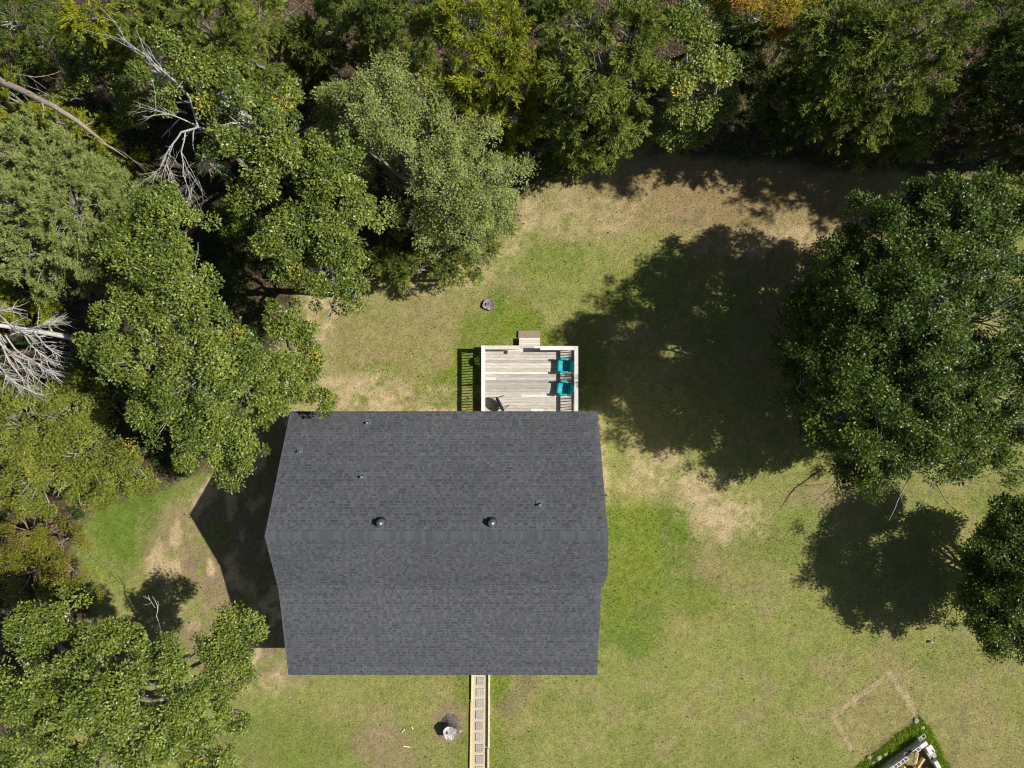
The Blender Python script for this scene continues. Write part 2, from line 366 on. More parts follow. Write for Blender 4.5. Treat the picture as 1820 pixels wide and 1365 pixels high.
blades('fallen_leaves', 260000, (-27, 27, -21, 21), .05, .13, .07, 'brown dead leaves lying on the woodland floor', 'fallen leaves', M['litter'],
       lambda x, y, n: np.array([[.095, .068, .043]]) * rng.uniform(.3, 2.2, (n, 1)) * (1 + (rng.random((n, 3)) - .5) * .4),
       lambda z, px, py, x, y: notbuilt(x, y) * (.75 * z['forest'] + .004 + 0.008 * z['dirt']), flat=True)

# ------------------------------------------------------------ house
house = empty('house', (-3.0, -7.0, 0), label='single storey house with dark grey shingle gable roof in the middle', cat='house')
ho = Vector(house.location)
ZE, ZR, ZB, ZP = 3.5, 6.76, 5.08, 3.78
YE, YR, YB, YP = -1.21, -6.05, -8.66, -12.78
XL = -9.83
def xr(y):
    return float(np.interp(-y, [1.2, 6.05, 7.55, 7.95, 8.62, 12.8], [3.79, 3.83, 3.95, 3.95, 3.76, 3.74]))
# slab under the shingles
mb = MB()
prof = [(YE, ZE), (YR, ZR), (YB, ZB), (YP, ZP)]
def slab(mb, prof, xl, xrf, t0, t1, tint):
    top = []; bot = []
    for y, z in prof:
        top.append((mb.bm.verts.new((xl - ho.x, y - ho.y, z - t0)), mb.bm.verts.new((xrf(y) - ho.x, y - ho.y, z - t0))))
        bot.append((mb.bm.verts.new((xl - ho.x, y - ho.y, z - t1)), mb.bm.verts.new((xrf(y) - ho.x, y - ho.y, z - t1))))
    fs = []
    for i in range(len(prof) - 1):
        fs += [mb.bm.faces.new((top[i][0], top[i][1], top[i + 1][1], top[i + 1][0])), mb.bm.faces.new((bot[i][0], bot[i + 1][0], bot[i + 1][1], bot[i][1])),
               mb.bm.faces.new((top[i][0], top[i + 1][0], bot[i + 1][0], bot[i][0])), mb.bm.faces.new((top[i][1], bot[i][1], bot[i + 1][1], top[i + 1][1]))]
    fs += [mb.bm.faces.new((top[0][0], bot[0][0], bot[0][1], top[0][1])), mb.bm.faces.new((top[-1][0], top[-1][1], bot[-1][1], bot[-1][0]))]
    mb._tint(fs, tint)
prof2 = [(YE - .03, ZE - .02), (YR, ZR), (-7.55, ZR - (ZR - ZB) * (7.55 - 6.05) / (8.66 - 6.05)), (YB, ZB), (YP + .03, ZP)]
slab(mb, prof2, XL + .03, lambda y: xr(y) - .03, .015, .2, (1, 1, 1))
mb.build('roof_edge_board', M['trim'], house)
# shingle courses, each tab its own small piece of one roof mesh
sv, sf, st = [], [], []
def slope(y0, z0, y1, z1, n):
    """from eave (y0,z0) up to (y1,z1)"""
    L = math.hypot(y1 - y0, z1 - z0); ty, tz = (y1 - y0) / L, (z1 - z0) / L
    nyv, nzv = -tz * np.sign(ty), abs(ty)
    nn = int(L / .138); e = L / nn
    for i in range(nn):
        s0 = i * e; s1 = s0 + e * 1.02
        x = XL; ym = y0 + ty * (s0 + e / 2); X1 = xr(ym)
        def quad(xa_, xb_, sa, sb, la, lb, col, butt):
            i0 = len(sv)
            for (xx, s_, h) in ((xa_, sa, la), (xb_, sa, la), (xb_, sb, lb), (xa_, sb, lb)):
                sv.append((xx - ho.x, y0 + ty * s_ + nyv * h - ho.y, z0 + tz * s_ + nzv * h - ho.z))
            sf.append((i0, i0 + 1, i0 + 2, i0 + 3)); st.append(col)
            if butt:
                for (xx, s_, h) in ((xa_, sa, -.004), (xb_, sa, -.004)): sv.append((xx - ho.x, y0 + ty * s_ + nyv * h - ho.y, z0 + tz * s_ + nzv * h - ho.z))
                sf.append((i0 + 4, i0 + 5, i0 + 1, i0)); st.append(col * .6)
        def colr(k, xx):
            patch = N1(np.array([xx * .5]), np.array([s0 * .7 + y0]))[0] - .5; hue = N4(np.array([xx * 1.3 + 30]), np.array([s0 * 1.6 + y0]))[0] - .5
            return np.array([k * (.95 + .09 * hue), k * 1.0, k * (1.12 - .08 * hue)]) * (1 + .14 * patch)
        rowk = random.uniform(.94, 1.06)
        while x < X1 - .01:
            w = random.choice([.1, .16, .24, .33]); xe = min(x + w, X1)
            if X1 - xe < .05: xe = X1
            quad(x, xe, s0, s1, .007, .0015, colr(.093 * rowk * random.uniform(.84, 1.14), x), True); x = xe
        x = XL + random.uniform(.02, .2)
        while x < X1 - .2:
            w = random.choice([.08, .1, .13, .16, .22, .3])
            quad(x, x + w, s0 + e * .0, s0 + e * random.uniform(.45, .8), .0100, .0072, colr(.063 * rowk * random.uniform(.8, 1.25), x), True)
            x += w + random.choice([.06, .09, .12, .16, .24])
slope(YE, ZE, YR, ZR, 0)
slope(YB, ZB, YR, ZR, 0)
slope(YP, ZP, YB, ZB, 0)
roof = mesh_np('roof', np.array(sv), np.array(sf), M['shingle'], house, tint=np.array(st))
# ridge caps
mb = MB(); x = XL
while x < xr(YR) - .02:
    w = .145; xe = min(x + w, xr(YR)); k = random.uniform(.072, .104); col = (k * .94, k * 1.02, k * 1.1)
    for sgn, sl_ in ((1, (ZR - ZE) / (YE - YR)), (-1, (ZR - ZB) / (YR - YB))):
        o = Vector((-ho.x, YR - ho.y, ZR + .012))
        A = [Vector((x, 0, .006)), Vector((xe + .01, 0, .001)), Vector((xe + .01, sgn * .19, .001 - .19 * sl_)), Vector((x, sgn * .19, .006 - .19 * sl_))]
        vs = [mb.bm.verts.new(o + v) for v in A] ; vd = [mb.bm.verts.new(o + v - Vector((0, 0, .014))) for v in A]
        mb._tint([mb.bm.faces.new(vs), mb.bm.faces.new((vs[3], vs[2], vd[2], vd[3])), mb.bm.faces.new((vs[0], vs[3], vd[3], vd[0]))], col)
    x = xe
rc = mb.build('ridge_cap', M['shingle'], roof)
# walls
WX0, WX1, WY0, WY1 = -9.5, 3.45, -8.75, -1.62
mb = MB()
def wallpoly(pts2, x0, x1):
    pass
gz_ = lambda y: np.interp(-y, [1.21, 6.05, 8.66, 12.78], [ZE, ZR, ZB, ZP]) - .21
ring = [(WY1, 0), (WY1, gz_(WY1)), (YR, gz_(YR)), (YB, gz_(YB)), (WY0, gz_(WY0)), (WY0, 0)]
for xx in (WX0, WX1):
    pass
L_ = [mb.bm.verts.new((WX0 - ho.x, y - ho.y, z)) for y, z in ring]; R_ = [mb.bm.verts.new((WX1 - ho.x, y - ho.y, z)) for y, z in ring]
fs = [mb.bm.faces.new(L_), mb.bm.faces.new(R_[::-1])]
for i in range(len(ring)):
    j = (i + 1) % len(ring); fs.append(mb.bm.faces.new((L_[i], R_[i], R_[j], L_[j])))
mb._tint(fs, None)
for i in range(12):   # lap siding courses on the gable ends and long walls
    z = .35 + i * .22
    mb.box((WX0 - .008 - ho.x, (WY0 + WY1) / 2 - ho.y, z), (.016, WY1 - WY0, .03)); mb.box((WX1 + .008 - ho.x, (WY0 + WY1) / 2 - ho.y, z), (.016, WY1 - WY0, .03))
mb.build('wall', M['siding'], house)
def window(x, y, axis_, w=.9, h=1.2, z=1.5):
    fr = MB(); pn = MB()
    sx, sy = (w, .06) if axis_ == 'x' else (.06, w)
    c = (x - ho.x, y - ho.y, z)
    t = .07
    if axis_ == 'x':
        fr.box((c[0], c[1], z + h / 2), (w + t, .08, t)); fr.box((c[0], c[1], z - h / 2), (w + t, .08, t))
        for s in (-1, 1): fr.box((c[0] + s * w / 2, c[1], z), (t, .075, h - t))
        fr.box((c[0], c[1], z), (w - t, .05, .04)); pn.box(c, (w - .02, .03, h - .02))
    else:
        fr.box((c[0], c[1], z + h / 2), (.08, w + t, t)); fr.box((c[0], c[1], z - h / 2), (.08, w + t, t))
        for s in (-1, 1): fr.box((c[0], c[1] + s * w / 2, z), (.075, t, h - t))
        fr.box((c[0], c[1], z), (.05, w - t, .04)); pn.box(c, (.03, w - .02, h - .02))
    f = fr.build('window', M['trim'], house); pn.build('pane', M['glass'], f)
for xx in (-8, -5.2, -3): window(xx, WY1 + .03, 'x')
for xx in (-7.5, -4.5, 1.2): window(xx, WY0 - .03, 'x')
for yy in (-3.5, -6.5): window(WX0 - .03, yy, 'y'); window(WX1 + .03, yy, 'y')
for (xx, yy, s) in ((0.9, WY1 + .03, 1), (-1.6, WY0 - .03, -1)):
    d = MB(); d.box((xx - ho.x, yy - ho.y, 1.5), (.95, .06, 2.0)); dd = d.build('door', M['trim'], house)
    h = MB(); h.lathe((xx + .38 - ho.x, yy + s * .06 - ho.y, 1.45), [(.03, -.03), (.035, 0), (.03, .03)], 10); h.build('handle', M['galv'], dd)
mb = MB(); mb.box((-3.02 - ho.x, -10.6 - ho.y, .2), (12.9, 3.65, .34)); mb.build('porch_floor', M['porch'], house)
for xx in (-9.4, -6.2, -3.0, 0.2, 3.35):
    mb = MB(); mb.box((xx - ho.x, -12.35 - ho.y, 1.96), (.14, .14, 3.18), bevel=.01); mb.build('porch_post', M['trim'], house)
def roofz(y):
    return float(np.interp(-y, [1.21, 6.05, 8.66, 12.78], [ZE, ZR, ZB, ZP]))
def on_roof(px, py):
    # solve ray / roof intersection
    z = 5.0
    for _ in range(30):
        p = P(px, py, z); z = roofz(p.y)
    return P(px, py, z)
th = math.atan2(ZR - ZE, YE - YR)
from mathutils import Matrix
Rn = Matrix.Rotation(-th, 3, 'X')
for px, py in ((677.5, 928), (874.5, 928)):
    b = on_roof(px, py) - ho
    b = b + Vector((0, 0, -.0))
    mb = MB(); mb.lathe(b, [(.10, -.12), (.10, .22), (.13, .22), (.13, .2)], 24); v = mb.build('roof_vent', M['galv'], house)
    mb = MB(); mb.lathe(b, [(.145, .20), (.155, .23), (.145, .26), (.115, .29), (.105, .32), (.085, .355), (.05, .375), (.01, .38)], 28); mb.build('vent_cap', M['galv'], v)
    mb = MB(); mb.lathe(b, [(.20, -.14), (.195, .03), (.18, .07), (.11, .10)], 28); mb.build('vent_collar', M['blackrubber'], v)
for px, py, m in ((654, 751, 'pvc'), (533, 802, 'bluegrey'), (644, 847, 'pvc'), (959, 896.5, 'pvc')):
    b = on_roof(px, py) - ho
    mb = MB(); mb.lathe(b, [(.04, -.05), (.04, .22), (.028, .225), (.028, .15)], 14); v = mb.build('pipe_vent', M[m], house)
    mb = MB(); mb.box(b + Vector((0, .03, .012)), (.27, .30, .012), rot=Rn); mb.build('flashing', M['bluegrey'], v)
    mb = MB(); mb.lathe(b, [(.085, -.04), (.06, .05), (.043, .09)], 14); mb.build('rubber_boot', M['blackrubber'] if m == 'pvc' else M['bluegrey'], v)
p = on_roof(645, 1185)
mb = MB(); a0 = p + Vector((-.02, -.15, .02)); mb.tube([a0, a0 + Vector((.05, .14, .015)), a0 + Vector((.07, .26, .02)), a0 + Vector((.04, .31, .02))], [.008, .007, .006, .004], 5, tint=(.4, .37, .33))
tag(mb.build('twig', M['bark']), 'thin pale curved twig lying on the front roof slope', 'twig')

# ------------------------------------------------------------ deck
DZ = 0.50; RZ = 1.40
dx0, dx1, dy1, dy0 = -1.455, 3.13, 1.82, -1.60
deck = empty('deck', (0.8, 0, 0), label='weathered pale timber deck with railing behind the house', cat='deck')
do = Vector(deck.location)
mb = MB(); y = dy0; i = 0
while y < dy1 - .05:
    joints = sorted(random.sample([dx0 + .08 + .61 * k for k in range(1, 7)], 1)) if random.random() < .6 else []
    xsj = [dx0 + .02] + joints + [dx1 - .02]
    w = .138
    for aa, bb in zip(xsj, xsj[1:]):
        k = random.choice([.36, .44, .50, .56, .66, .40, .48]) * random.uniform(.92, 1.05)
        q = random.random()
        col = (k, k * (.93 - .04 * q), k * (.86 - .11 * q))
        mb.box(((aa + bb) / 2 - do.x, y + w / 2, DZ - .019 + random.uniform(-.002, .002)), (bb - aa - .004, w - .008, .036), tint=col)
    for jx in [dx0 + .08 + .61 * k for k in range(0, 8)]:
        if jx < dx1:
            for q in (.035, .1):
                if random.random() < .5: mb.box((jx - do.x + random.uniform(-.01, .01), y + q, DZ + .001), (.014, .014, .006), tint=(.13, .11, .09))
    y += w; i += 1
mb.build('floor_boards', M['deckwood'], deck)
mb = MB()
kk = (.42, .37, .30)
mb.box((dx0 + .02 - do.x, (dy0 + dy1) / 2, DZ - .14), (.04, dy1 - dy0, .19), tint=kk); mb.box((dx1 - .02 - do.x, (dy0 + dy1) / 2, DZ - .14), (.04, dy1 - dy0, .19), tint=kk)
mb.box(((dx0 + dx1) / 2 - do.x, dy1 - .02, DZ - .14), (dx1 - dx0 - .09, .04, .19), tint=kk)
for k in range(1, 7): mb.box((dx0 + .65 * k - do.x, (dy0 + dy1) / 2 - .02, DZ - .14), (.04, dy1 - dy0 - .1, .18), tint=kk)
mb.build('joist_frame', M['railwood'], deck)
GX0, GX1 = (922.5 - 910) * (H - RZ) / F + .02, (960 - 910) * (H - RZ) / F
cw = .185
wc = (.62, .58, .52)
def cap(x0, x1, y0, y1, tint, z=RZ):
    mb = MB(); mb.box(((x0 + x1) / 2 - do.x, (y0 + y1) / 2, z - .02), (x1 - x0, y1 - y0, .04), tint=tint, bevel=.004); return mb.build('rail_cap', M['railwood'], deck)
cap(dx0, dx0 + cw, dy0, dy1 + .004, (.74, .71, .67)); cap(dx1 - cw, dx1, dy0, dy1 - .03, (.56, .54, .52))
cap(dx0 + cw + .003, GX0, dy1 - cw, dy1, (.58, .54, .46)); cap(GX1, dx1 - cw - .003, dy1 - .03 - cw, dy1 - .03, (.66, .63, .59))
cap(GX0 + .0, GX0 + .17, dy1 - cw - .13, dy1 - cw + .04, (.60, .57, .5), z=RZ - .045)
def post(x, y, h=RZ - .045):
    mb = MB(); mb.box((x - do.x, y, h / 2), (.09, .09, h), tint=(.5, .46, .4), bevel=.004); mb.build('post', M['railwood'], deck)
xa, xb, ya = dx0 + .10, dx1 - .10, dy1 - .10
posts = [(xa, ya), (xa, ya - 1.72), (xa, dy0 + .1), (xb, ya - .03), (xb, ya - 1.72), (xb, dy0 + .1), (GX0 - .05, ya), (GX1 + .06, ya - .03)]
for q in posts: post(*q)
def baluster_panel(x0, y0, x1, y1):
    mb = MB(); L = math.hypot(x1 - x0, y1 - y0); n = max(2, int(L / .128)); ux, uy = (x1 - x0) / L, (y1 - y0) / L
    along = 'x' if abs(ux) > .5 else 'y'
    for z in (RZ - .085, DZ + .10):
        mb.box(((x0 + x1) / 2 - do.x, (y0 + y1) / 2, z), (L - .095, .038, .075) if along == 'x' else (.038, L - .095, .075), tint=(.5, .46, .4))
    for i in range(1, n):
        q = i / n
        mb.box((x0 + (x1 - x0) * q - do.x, y0 + (y1 - y0) * q, (RZ + DZ) / 2), (.036, .036, RZ - DZ - .27), tint=(.5, .46, .4))
    mb.build('baluster_panel', M['railwood'], deck)
for a_, b_ in ((0, 1), (1, 2), (3, 4), (4, 5), (0, 6), (7, 3)): baluster_panel(*posts[a_], *posts[b_])
# steps
s0 = P(922.6, 600, .33); s1 = P(959.8, 617, .33)
mb = MB()
for k in range(4):
    q = .6 + random.uniform(-.08, .08); hh = (s0.y - s1.y) / 4
    mb.box(((s0.x + s1.x) / 2 - do.x, s1.y + hh * (k + .5), .315), (s1.x - s0.x, hh - .008, .036), tint=(q, q * .93, q * .82))
mb.box(((s0.x + s1.x) / 2 - do.x, s0.y - .03, .15), (s1.x - s0.x - .04, .035, .28), tint=(.3, .26, .2))
mb.box((s0.x + .02 - do.x, (s0.y + s1.y) / 2, .15), (.036, s0.y - s1.y - .08, .29), tint=kk); mb.box((s1.x - .02 - do.x, (s0.y + s1.y) / 2, .15), (.036, s0.y - s1.y - .08, .29), tint=kk)
mb.build('step', M['deckwood'], deck)
mb = MB(); a0 = P(921, 587.5, .1); a1 = P(960.5, 600.5, .1)
mb.box(((a0.x + a1.x) / 2, (a0.y + a1.y) / 2 + .01, .06), (a1.x - a0.x, a0.y - a1.y - .03, .13), tint=(.27, .21, .155), bevel=.012)
mb.build('stepping_slab', M['concrete']); tag(bpy.data.objects['stepping_slab'], 'brown weathered slab on the grass below the deck step', 'step slab')
mb = MB(); a0 = P(945, 727, DZ); mb.box((a0.x + .25, a0.y - .25, DZ + .012), (.62, .55, .014), bevel=.004)
tag(mb.build('door_mat', M['mat']), 'pale mat on the deck at the edge of the roof', 'mat')

# ------------------------------------------------------------ teal chairs
def chair(loc, rz, label):
    t = empty('patio_chair', loc, rz, label, 'chair', 'teal plastic chairs on the deck')
    T = M['teal']
    # faces -x; seat 0.40 high
    mb = MB()
    def seat(u, v):
        x = -.34 + u * .54; y = (v - .5) * (.56 - .06 * u)
        z = .40 - .07 * math.sin(u * math.pi * .5) - .03 * math.cos((v - .5) * math.pi) + (.0 if u > .12 else -.06 * (1 - u / .12) ** 2)
        return Vector((x, y, z))
    mb.grid(seat, 16, 12); mb.build('seat', T, t, solid=.014)
    mb = MB()
    def back(u, v):
        w = .27 * (1 - .0 * u) * math.sqrt(max(0.0, 1 - max(0, (u - .55) / .46) ** 2)) + .005
        y = (v - .5) * 2 * w
        x = .12 + .29 * u + .04 * (1 - (2 * v - 1) ** 2); z = .30 + .60 * u
        return Vector((x, y, z))
    mb.grid(back, 18, 10); mb.build('backrest', T, t, solid=.016)
    for i in range(5):
        pass
    for s in (-1, 1):
        mb = MB()
        def arm(u, v):
            x = -.24 + u * .40; y = s * (.30 + (v - .5) * .095 + .015 * math.sin(u * math.pi)); z = .60 - .02 * u + .018 * math.cos((v - .5) * math.pi) - .03 * (1 - min(1, u / .15)) ** 2
            return Vector((x, y, z))
        mb.grid(arm, 10, 6); mb.build('armrest', T, t, solid=.014)
        mb = MB(); mb.tube([(-.26, s * .31, 0), (-.24, s * .30, .3), (-.22, s * .30, .585)], [.022, .03, .034], 8); mb.build('leg', T, t)
        mb = MB(); mb.tube([(.36, s * .28, 0), (.24, s * .275, .3), (.17, s * .285, .57)], [.022, .03, .03], 8); mb.build('leg', T, t)
    return t
c1 = P(1006, 650, .95); chair((c1.x - .07, c1.y, DZ + .002), rad(-2), 'teal plastic armchair on the deck nearer the steps')
c1 = P(1005, 690, .95); chair((c1.x - .06, c1.y, DZ + .002), rad(-8), 'teal plastic armchair on the deck nearer the house')

# folded round lounge chair leaning near the eave
A = P(878.5, 707, 1.1); B = P(892, 733, 1.1)
dirv = (B - A).normalized(); mid = (A + B) / 2; mid.z = DZ
fc = empty('folding_chair', mid, math.atan2(dirv.y, dirv.x), 'folded round black padded chair standing on the deck by the roof', 'chair')
mb = MB()
def disc(u, v):
    an = v * 2 * math.pi; r = .37 * u
    return Vector((r * math.cos(an), .05 + .12 * (r * math.sin(an)) + .05 * u * u, .47 + r * math.sin(an)))
mb.grid(disc, 8, 32); mb.build('padded_seat', M['padding'], fc, solid=.085)
mb = MB(); mb.tube([(.38 * math.cos(k * math.pi / 16), .10 + .12 * .38 * math.sin(k * math.pi / 16), .47 + .38 * math.sin(k * math.pi / 16)) for k in range(33)], .014, 6, cap=False); mb.build('hoop_frame', M['darkmetal'], fc)
for s in (-1, 1):
    mb = MB(); mb.tube([(s * .33, .08, .55), (s * .28, .30, .15), (s * .27, .42, .012)], .013, 6); l = mb.build('leg', M['darkmetal'], fc)
    mb = MB(); mb.lathe((s * .27, .42, 0), [(.022, 0), (.026, .02), (.018, .05)], 10); mb.build('rubber_foot', M['blackrubber'], l)
    mb = MB(); mb.tube([(s * .33, .05, .30), (-s * .10, -.17, .45), (-s * .30, -.22, .012)], .011, 6); mb.build('leg', M['darkmetal'], fc)

# ------------------------------------------------------------ front path
def L2(px, py): return P(px, py, 0)
mb = MB()
pa, pb = L2(838, 1160), L2(869.5, 1160); pc, pd = L2(834.5, 1420), L2(869, 1420)
vs = [mb.bm.verts.new((q.x, q.y, .035)) for q in (pa, pc, pd, pb)]; mb._tint([mb.bm.faces.new(vs)], None)
tag(mb.build('path', M['gravel']), kind='structure')
def edging(a, b, z, w, label, col):
    a = P(*a, z); b = P(*b, z); d = b - a; mb = MB()
    mb.box(((a.x + b.x) / 2, (a.y + b.y) / 2, z / 2 - .02), (d.length, w, z + .04), rz=math.atan2(d.y, d.x), tint=col, bevel=.004)
    tag(mb.build('edging_board', M['newwood']), label, 'edging board', 'timber boards edging the front path')
yc = (.64, .52, .30)
edging((839.5, 1165), (838.3, 1246), .13, .07, 'pale timber path edging board on the left next to the roof', (.64, .55, .37))
edging((837.6, 1247), (835.4, 1400), .11, .07, 'yellow timber path edging board running on at left past the tall stump', yc)
edging((869.5, 1165), (868.6, 1330), .19, .085, 'long timber path edging board on the right next to the roof', (.66, .57, .39))
edging((867.8, 1331), (867.6, 1400), .18, .085, 'yellow timber path edging board on the right at the bottom edge', yc)
ords = ['first', 'second', 'third', 'fourth', 'fifth', 'sixth', 'seventh', 'eighth', 'ninth']
for i in range(9):
    cy = 1212 + 19.85 * i - 1; cx = 854.3 - 1.9 * min(1, i / 4.0); p = P(cx, cy, .06)
    k = random.uniform(.38, .50); mb = MB()
    for a_ in range(4):
        for b_ in range(4):
            q = k * random.uniform(.93, 1.07)
            mb.box((p.x + (a_ - 1.5) * .1, p.y + (b_ - 1.5) * .1, .05), (.096, .096, .066), tint=(q * .92, q * .86, q * .80), bevel=.006)
    mb.box((p.x, p.y, .03), (.39, .39, .08), tint=(k * .76, k * .70, k * .64))
    tag(mb.build('paver', M['concrete']), ords[i] + ' square scored grey paver of the front path counting from the roof', 'paver', 'square pavers of the front path')

# ------------------------------------------------------------ stumps
def stump(loc, r, h, label, top, side, hole=True, flare=1.5, roots=()):
    t = empty('tree_stump', loc, 0, label, 'stump'); mb = MB(); n = 40; rings = []
    ph = [random.uniform(0, 6.28) for _ in range(5)]
    def rr(an, z):
        b = 1 + .07 * math.sin(3 * an + ph[0]) + .035 * math.sin(5 * an + ph[1]) + .02 * math.sin(9 * an + ph[2])
        fl = 1 + (flare - 1) * (1 - z / h) ** 3 * (1 + .5 * math.sin(4 * an + ph[3]))
        for (ra, rl) in roots:
            dd = abs((an - ra + math.pi) % (2 * math.pi) - math.pi)
            fl += rl * math.exp(-(dd / .3) ** 2) * (1 - z / h) ** 4
        return r * b * fl
    for z in (-.03, .03, .08, .15, h * .5, h * .8, h):
        rings.append([mb.bm.verts.new((rr(2 * math.pi * k / n, max(0, min(z, h))) * math.cos(2 * math.pi * k / n), rr(2 * math.pi * k / n, max(0, min(z, h))) * math.sin(2 * math.pi * k / n), z)) for k in range(n)])
    fs = []
    for A_, B_ in zip(rings, rings[1:]):
        for k in range(n): fs.append(mb.bm.faces.new((A_[k], A_[(k + 1) % n], B_[(k + 1) % n], B_[k])))
    mb._tint(fs, side); mb.build('stump_side', M['stump'], t)
    mb = MB(); rings = []
    fs = []
    for j, q in enumerate((1.0, .8, .6, .4, .2)):
        rings.append([mb.bm.verts.new((q * rr(2 * math.pi * k / n, h) * math.cos(2 * math.pi * k / n), q * rr(2 * math.pi * k / n, h) * math.sin(2 * math.pi * k / n),
                    h + .003 + random.uniform(-.012, .014) + (.02 if j == 0 else 0))) for k in range(n)])
    for A_, B_ in zip(rings, rings[1:]):
        for k in range(n):
            f = mb.bm.faces.new((A_[k], A_[(k + 1) % n], B_[(k + 1) % n], B_[k])); q = random.uniform(.75, 1.15)
            an = 2 * math.pi * k / n
            m_ = N1(np.array([math.cos(an) * 2.3 + 8]), np.array([math.sin(an) * 2.3 + len(fs) * .01]))[0]
            q *= .55 + .9 * m_
            f[mb.t] = (top[0] * q, top[1] * q, top[2] * q, 1); fs.append(f)
    f = mb.bm.faces.new(rings[-1]); f[mb.t] = (top[0] * .7, top[1] * .7, top[2] * .7, 1)
    mb.build('cut_top', M['stump'], t)
    if hole:
        mb = MB(); mb.tube([(-.5 * r, .32 * r, h + .012), (-.42 * r, .05 * r, h + .014), (-.48 * r, -.22 * r, h + .012)], [.02, .035, .02], 6, tint=(.015, .012, .01)); mb.build('rotten_hollow', M['stump'], t)
p = P(868, 541, .14); stump((p.x, p.y, 0), .27, .14, 'low weathered grey stump with a rotten crack in bright green grass behind the deck', (.27, .23, .22), (.15, .12, .10), flare=1.25)
p = P(800, 1303, .55); stump((p.x, p.y, 0), .33, .55, 'tall pale stump with dark spreading roots beside the front path', (.46, .44, .42), (.13, .105, .095), hole=True, flare=1.3, roots=((1.35, .8), (1.8, 1.1), (2.3, .6), (.9, .5), (-.2, .4)))

# ------------------------------------------------------------ concrete block bin with firewood
cor = P(1643, 1321, .5)
u = (P(1588, 1362, .5) - cor).normalized(); v = (P(1669, 1366, .5) - cor).normalized()
ang_u = math.atan2(u.y, u.x); ang_v = math.atan2(v.y, v.x)
def block(c, ang, z, label, col, solid=False, on_end=False):
    mb = MB(); k = col * random.uniform(.9, 1.08); tn = (k * 1.02, k * .97, k * .93)
    if solid: mb.box((0, 0, .1), (.395, .2, .19), tint=tn, bevel=.006)
    else:
        for s in (-1, 1): mb.box((0, s * .083, .1), (.395, .033, .19), tint=tn, bevel=.003)
        for s in (-1, 0, 1): mb.box((s * .18, 0, .1), (.035, .132, .186), tint=tn)
    o = mb.build('concrete_block', M['concrete']); o.location = (c.x, c.y, z); o.rotation_euler = (0, 0, ang + random.uniform(-.03, .03))
    tag(o, label, 'block', 'concrete blocks of the firewood bin')
for lay in range(3):
    for i in range(7):
        c = cor + u * (.1 + .4 * i + (.2 if lay % 2 else 0)) + Vector((random.uniform(-.02, .02), random.uniform(-.02, .02), 0))
        top = lay == 2
        if top and i == 2: continue
        block(c, ang_u, .2 * lay, ('white concrete block along the top of the left bin wall' if top else 'grey concrete block low in the left bin wall'), .62 if top else .40, solid=(i in (0,)) and top)
    for i in range(5):
        c = cor + v * (.38 + .4 * i + (.2 if lay % 2 else 0)) + Vector((random.uniform(-.03, .03), random.uniform(-.03, .03), 0))
        if lay == 2 and i in (1,): continue
        block(c, ang_v, .2 * lay, ('white concrete block along the top of the right bin wall' if lay == 2 else 'grey concrete block low in the right bin wall'), .62 if lay == 2 else .40, solid=(i > 1 or i == 0))
c = P(1639, 1311, .2); block(c, ang_u, 0.0, 'hollow concrete block alone in the grass at the outer corner of the bin', .42)
c = P(1658, 1333, .3); block(c, ang_v, 0.0, 'white solid block lying outside the right bin wall', .66, solid=True)
c = P(1661, 1342, .3); block(c, ang_v, 0.0, 'brown solid block lying outside the right bin wall', .35, solid=True)
def log(c, ang, tilt, L, w, col, label):
    mb = MB(); n = 3
    from mathutils import Euler
    R = Euler((random.uniform(-.4, .4), tilt, ang)).to_matrix()
    pr = [(-w * .5, -w * .35), (w * .5, -w * .4), (w * .3, w * .35), (-w * .25, w * .42)]
    e = []
    for s in (-1, 0, 1):
        e.append([mb.bm.verts.new(R @ Vector((s * L / 2, a_ * (1 + random.uniform(-.15, .15)), b_ * (1 + random.uniform(-.15, .15))))) for a_, b_ in pr])
    fs = []
    for A_, B_ in zip(e, e[1:]):
        for k in range(4):
            f = mb.bm.faces.new((A_[k], A_[(k + 1) % 4], B_[(k + 1) % 4], B_[k])); q = random.uniform(.8, 1.1) * (.45 if k == 0 else 1); f[mb.t] = (col[0] * q, col[1] * q, col[2] * q, 1)
    for r_ in (e[0][::-1], e[-1]):
        f = mb.bm.faces.new(r_); f[mb.t] = (col[0] * 1.1, col[1] * 1.05, col[2], 1)
    o = mb.build('split_log', M['splitwood']); o.location = c
    tag(o, label, 'firewood', 'split firewood in the block bin')
lc = (.74, .58, .34)
log(P(1628, 1347, .68) , math.atan2(.95, .25), .1, .52, .17, lc, 'long upright split log with square end nearest the bin corner')
log(P(1636, 1357, .66), math.atan2(.8, .6), .08, .6, .16, (.66, .46, .2), 'broad orange split log right of the upright one')
for k in range(40):
    a_ = random.uniform(.45, 2.3); b_ = random.uniform(.55, 1.9)
    c = cor + u * a_ + v * b_; q = random.uniform(.7, 1.1)
    if k > 3 and abs(a_ - .7) < .35 and b_ < .9: continue
    log(Vector((c.x, c.y, random.uniform(.28, .66))), random.uniform(0, 3.1), random.uniform(-.3, .3), random.uniform(.35, .5), random.uniform(.10, .17), (.72 * q, .50 * q, .27 * q), 'short split log jumbled in the block bin')
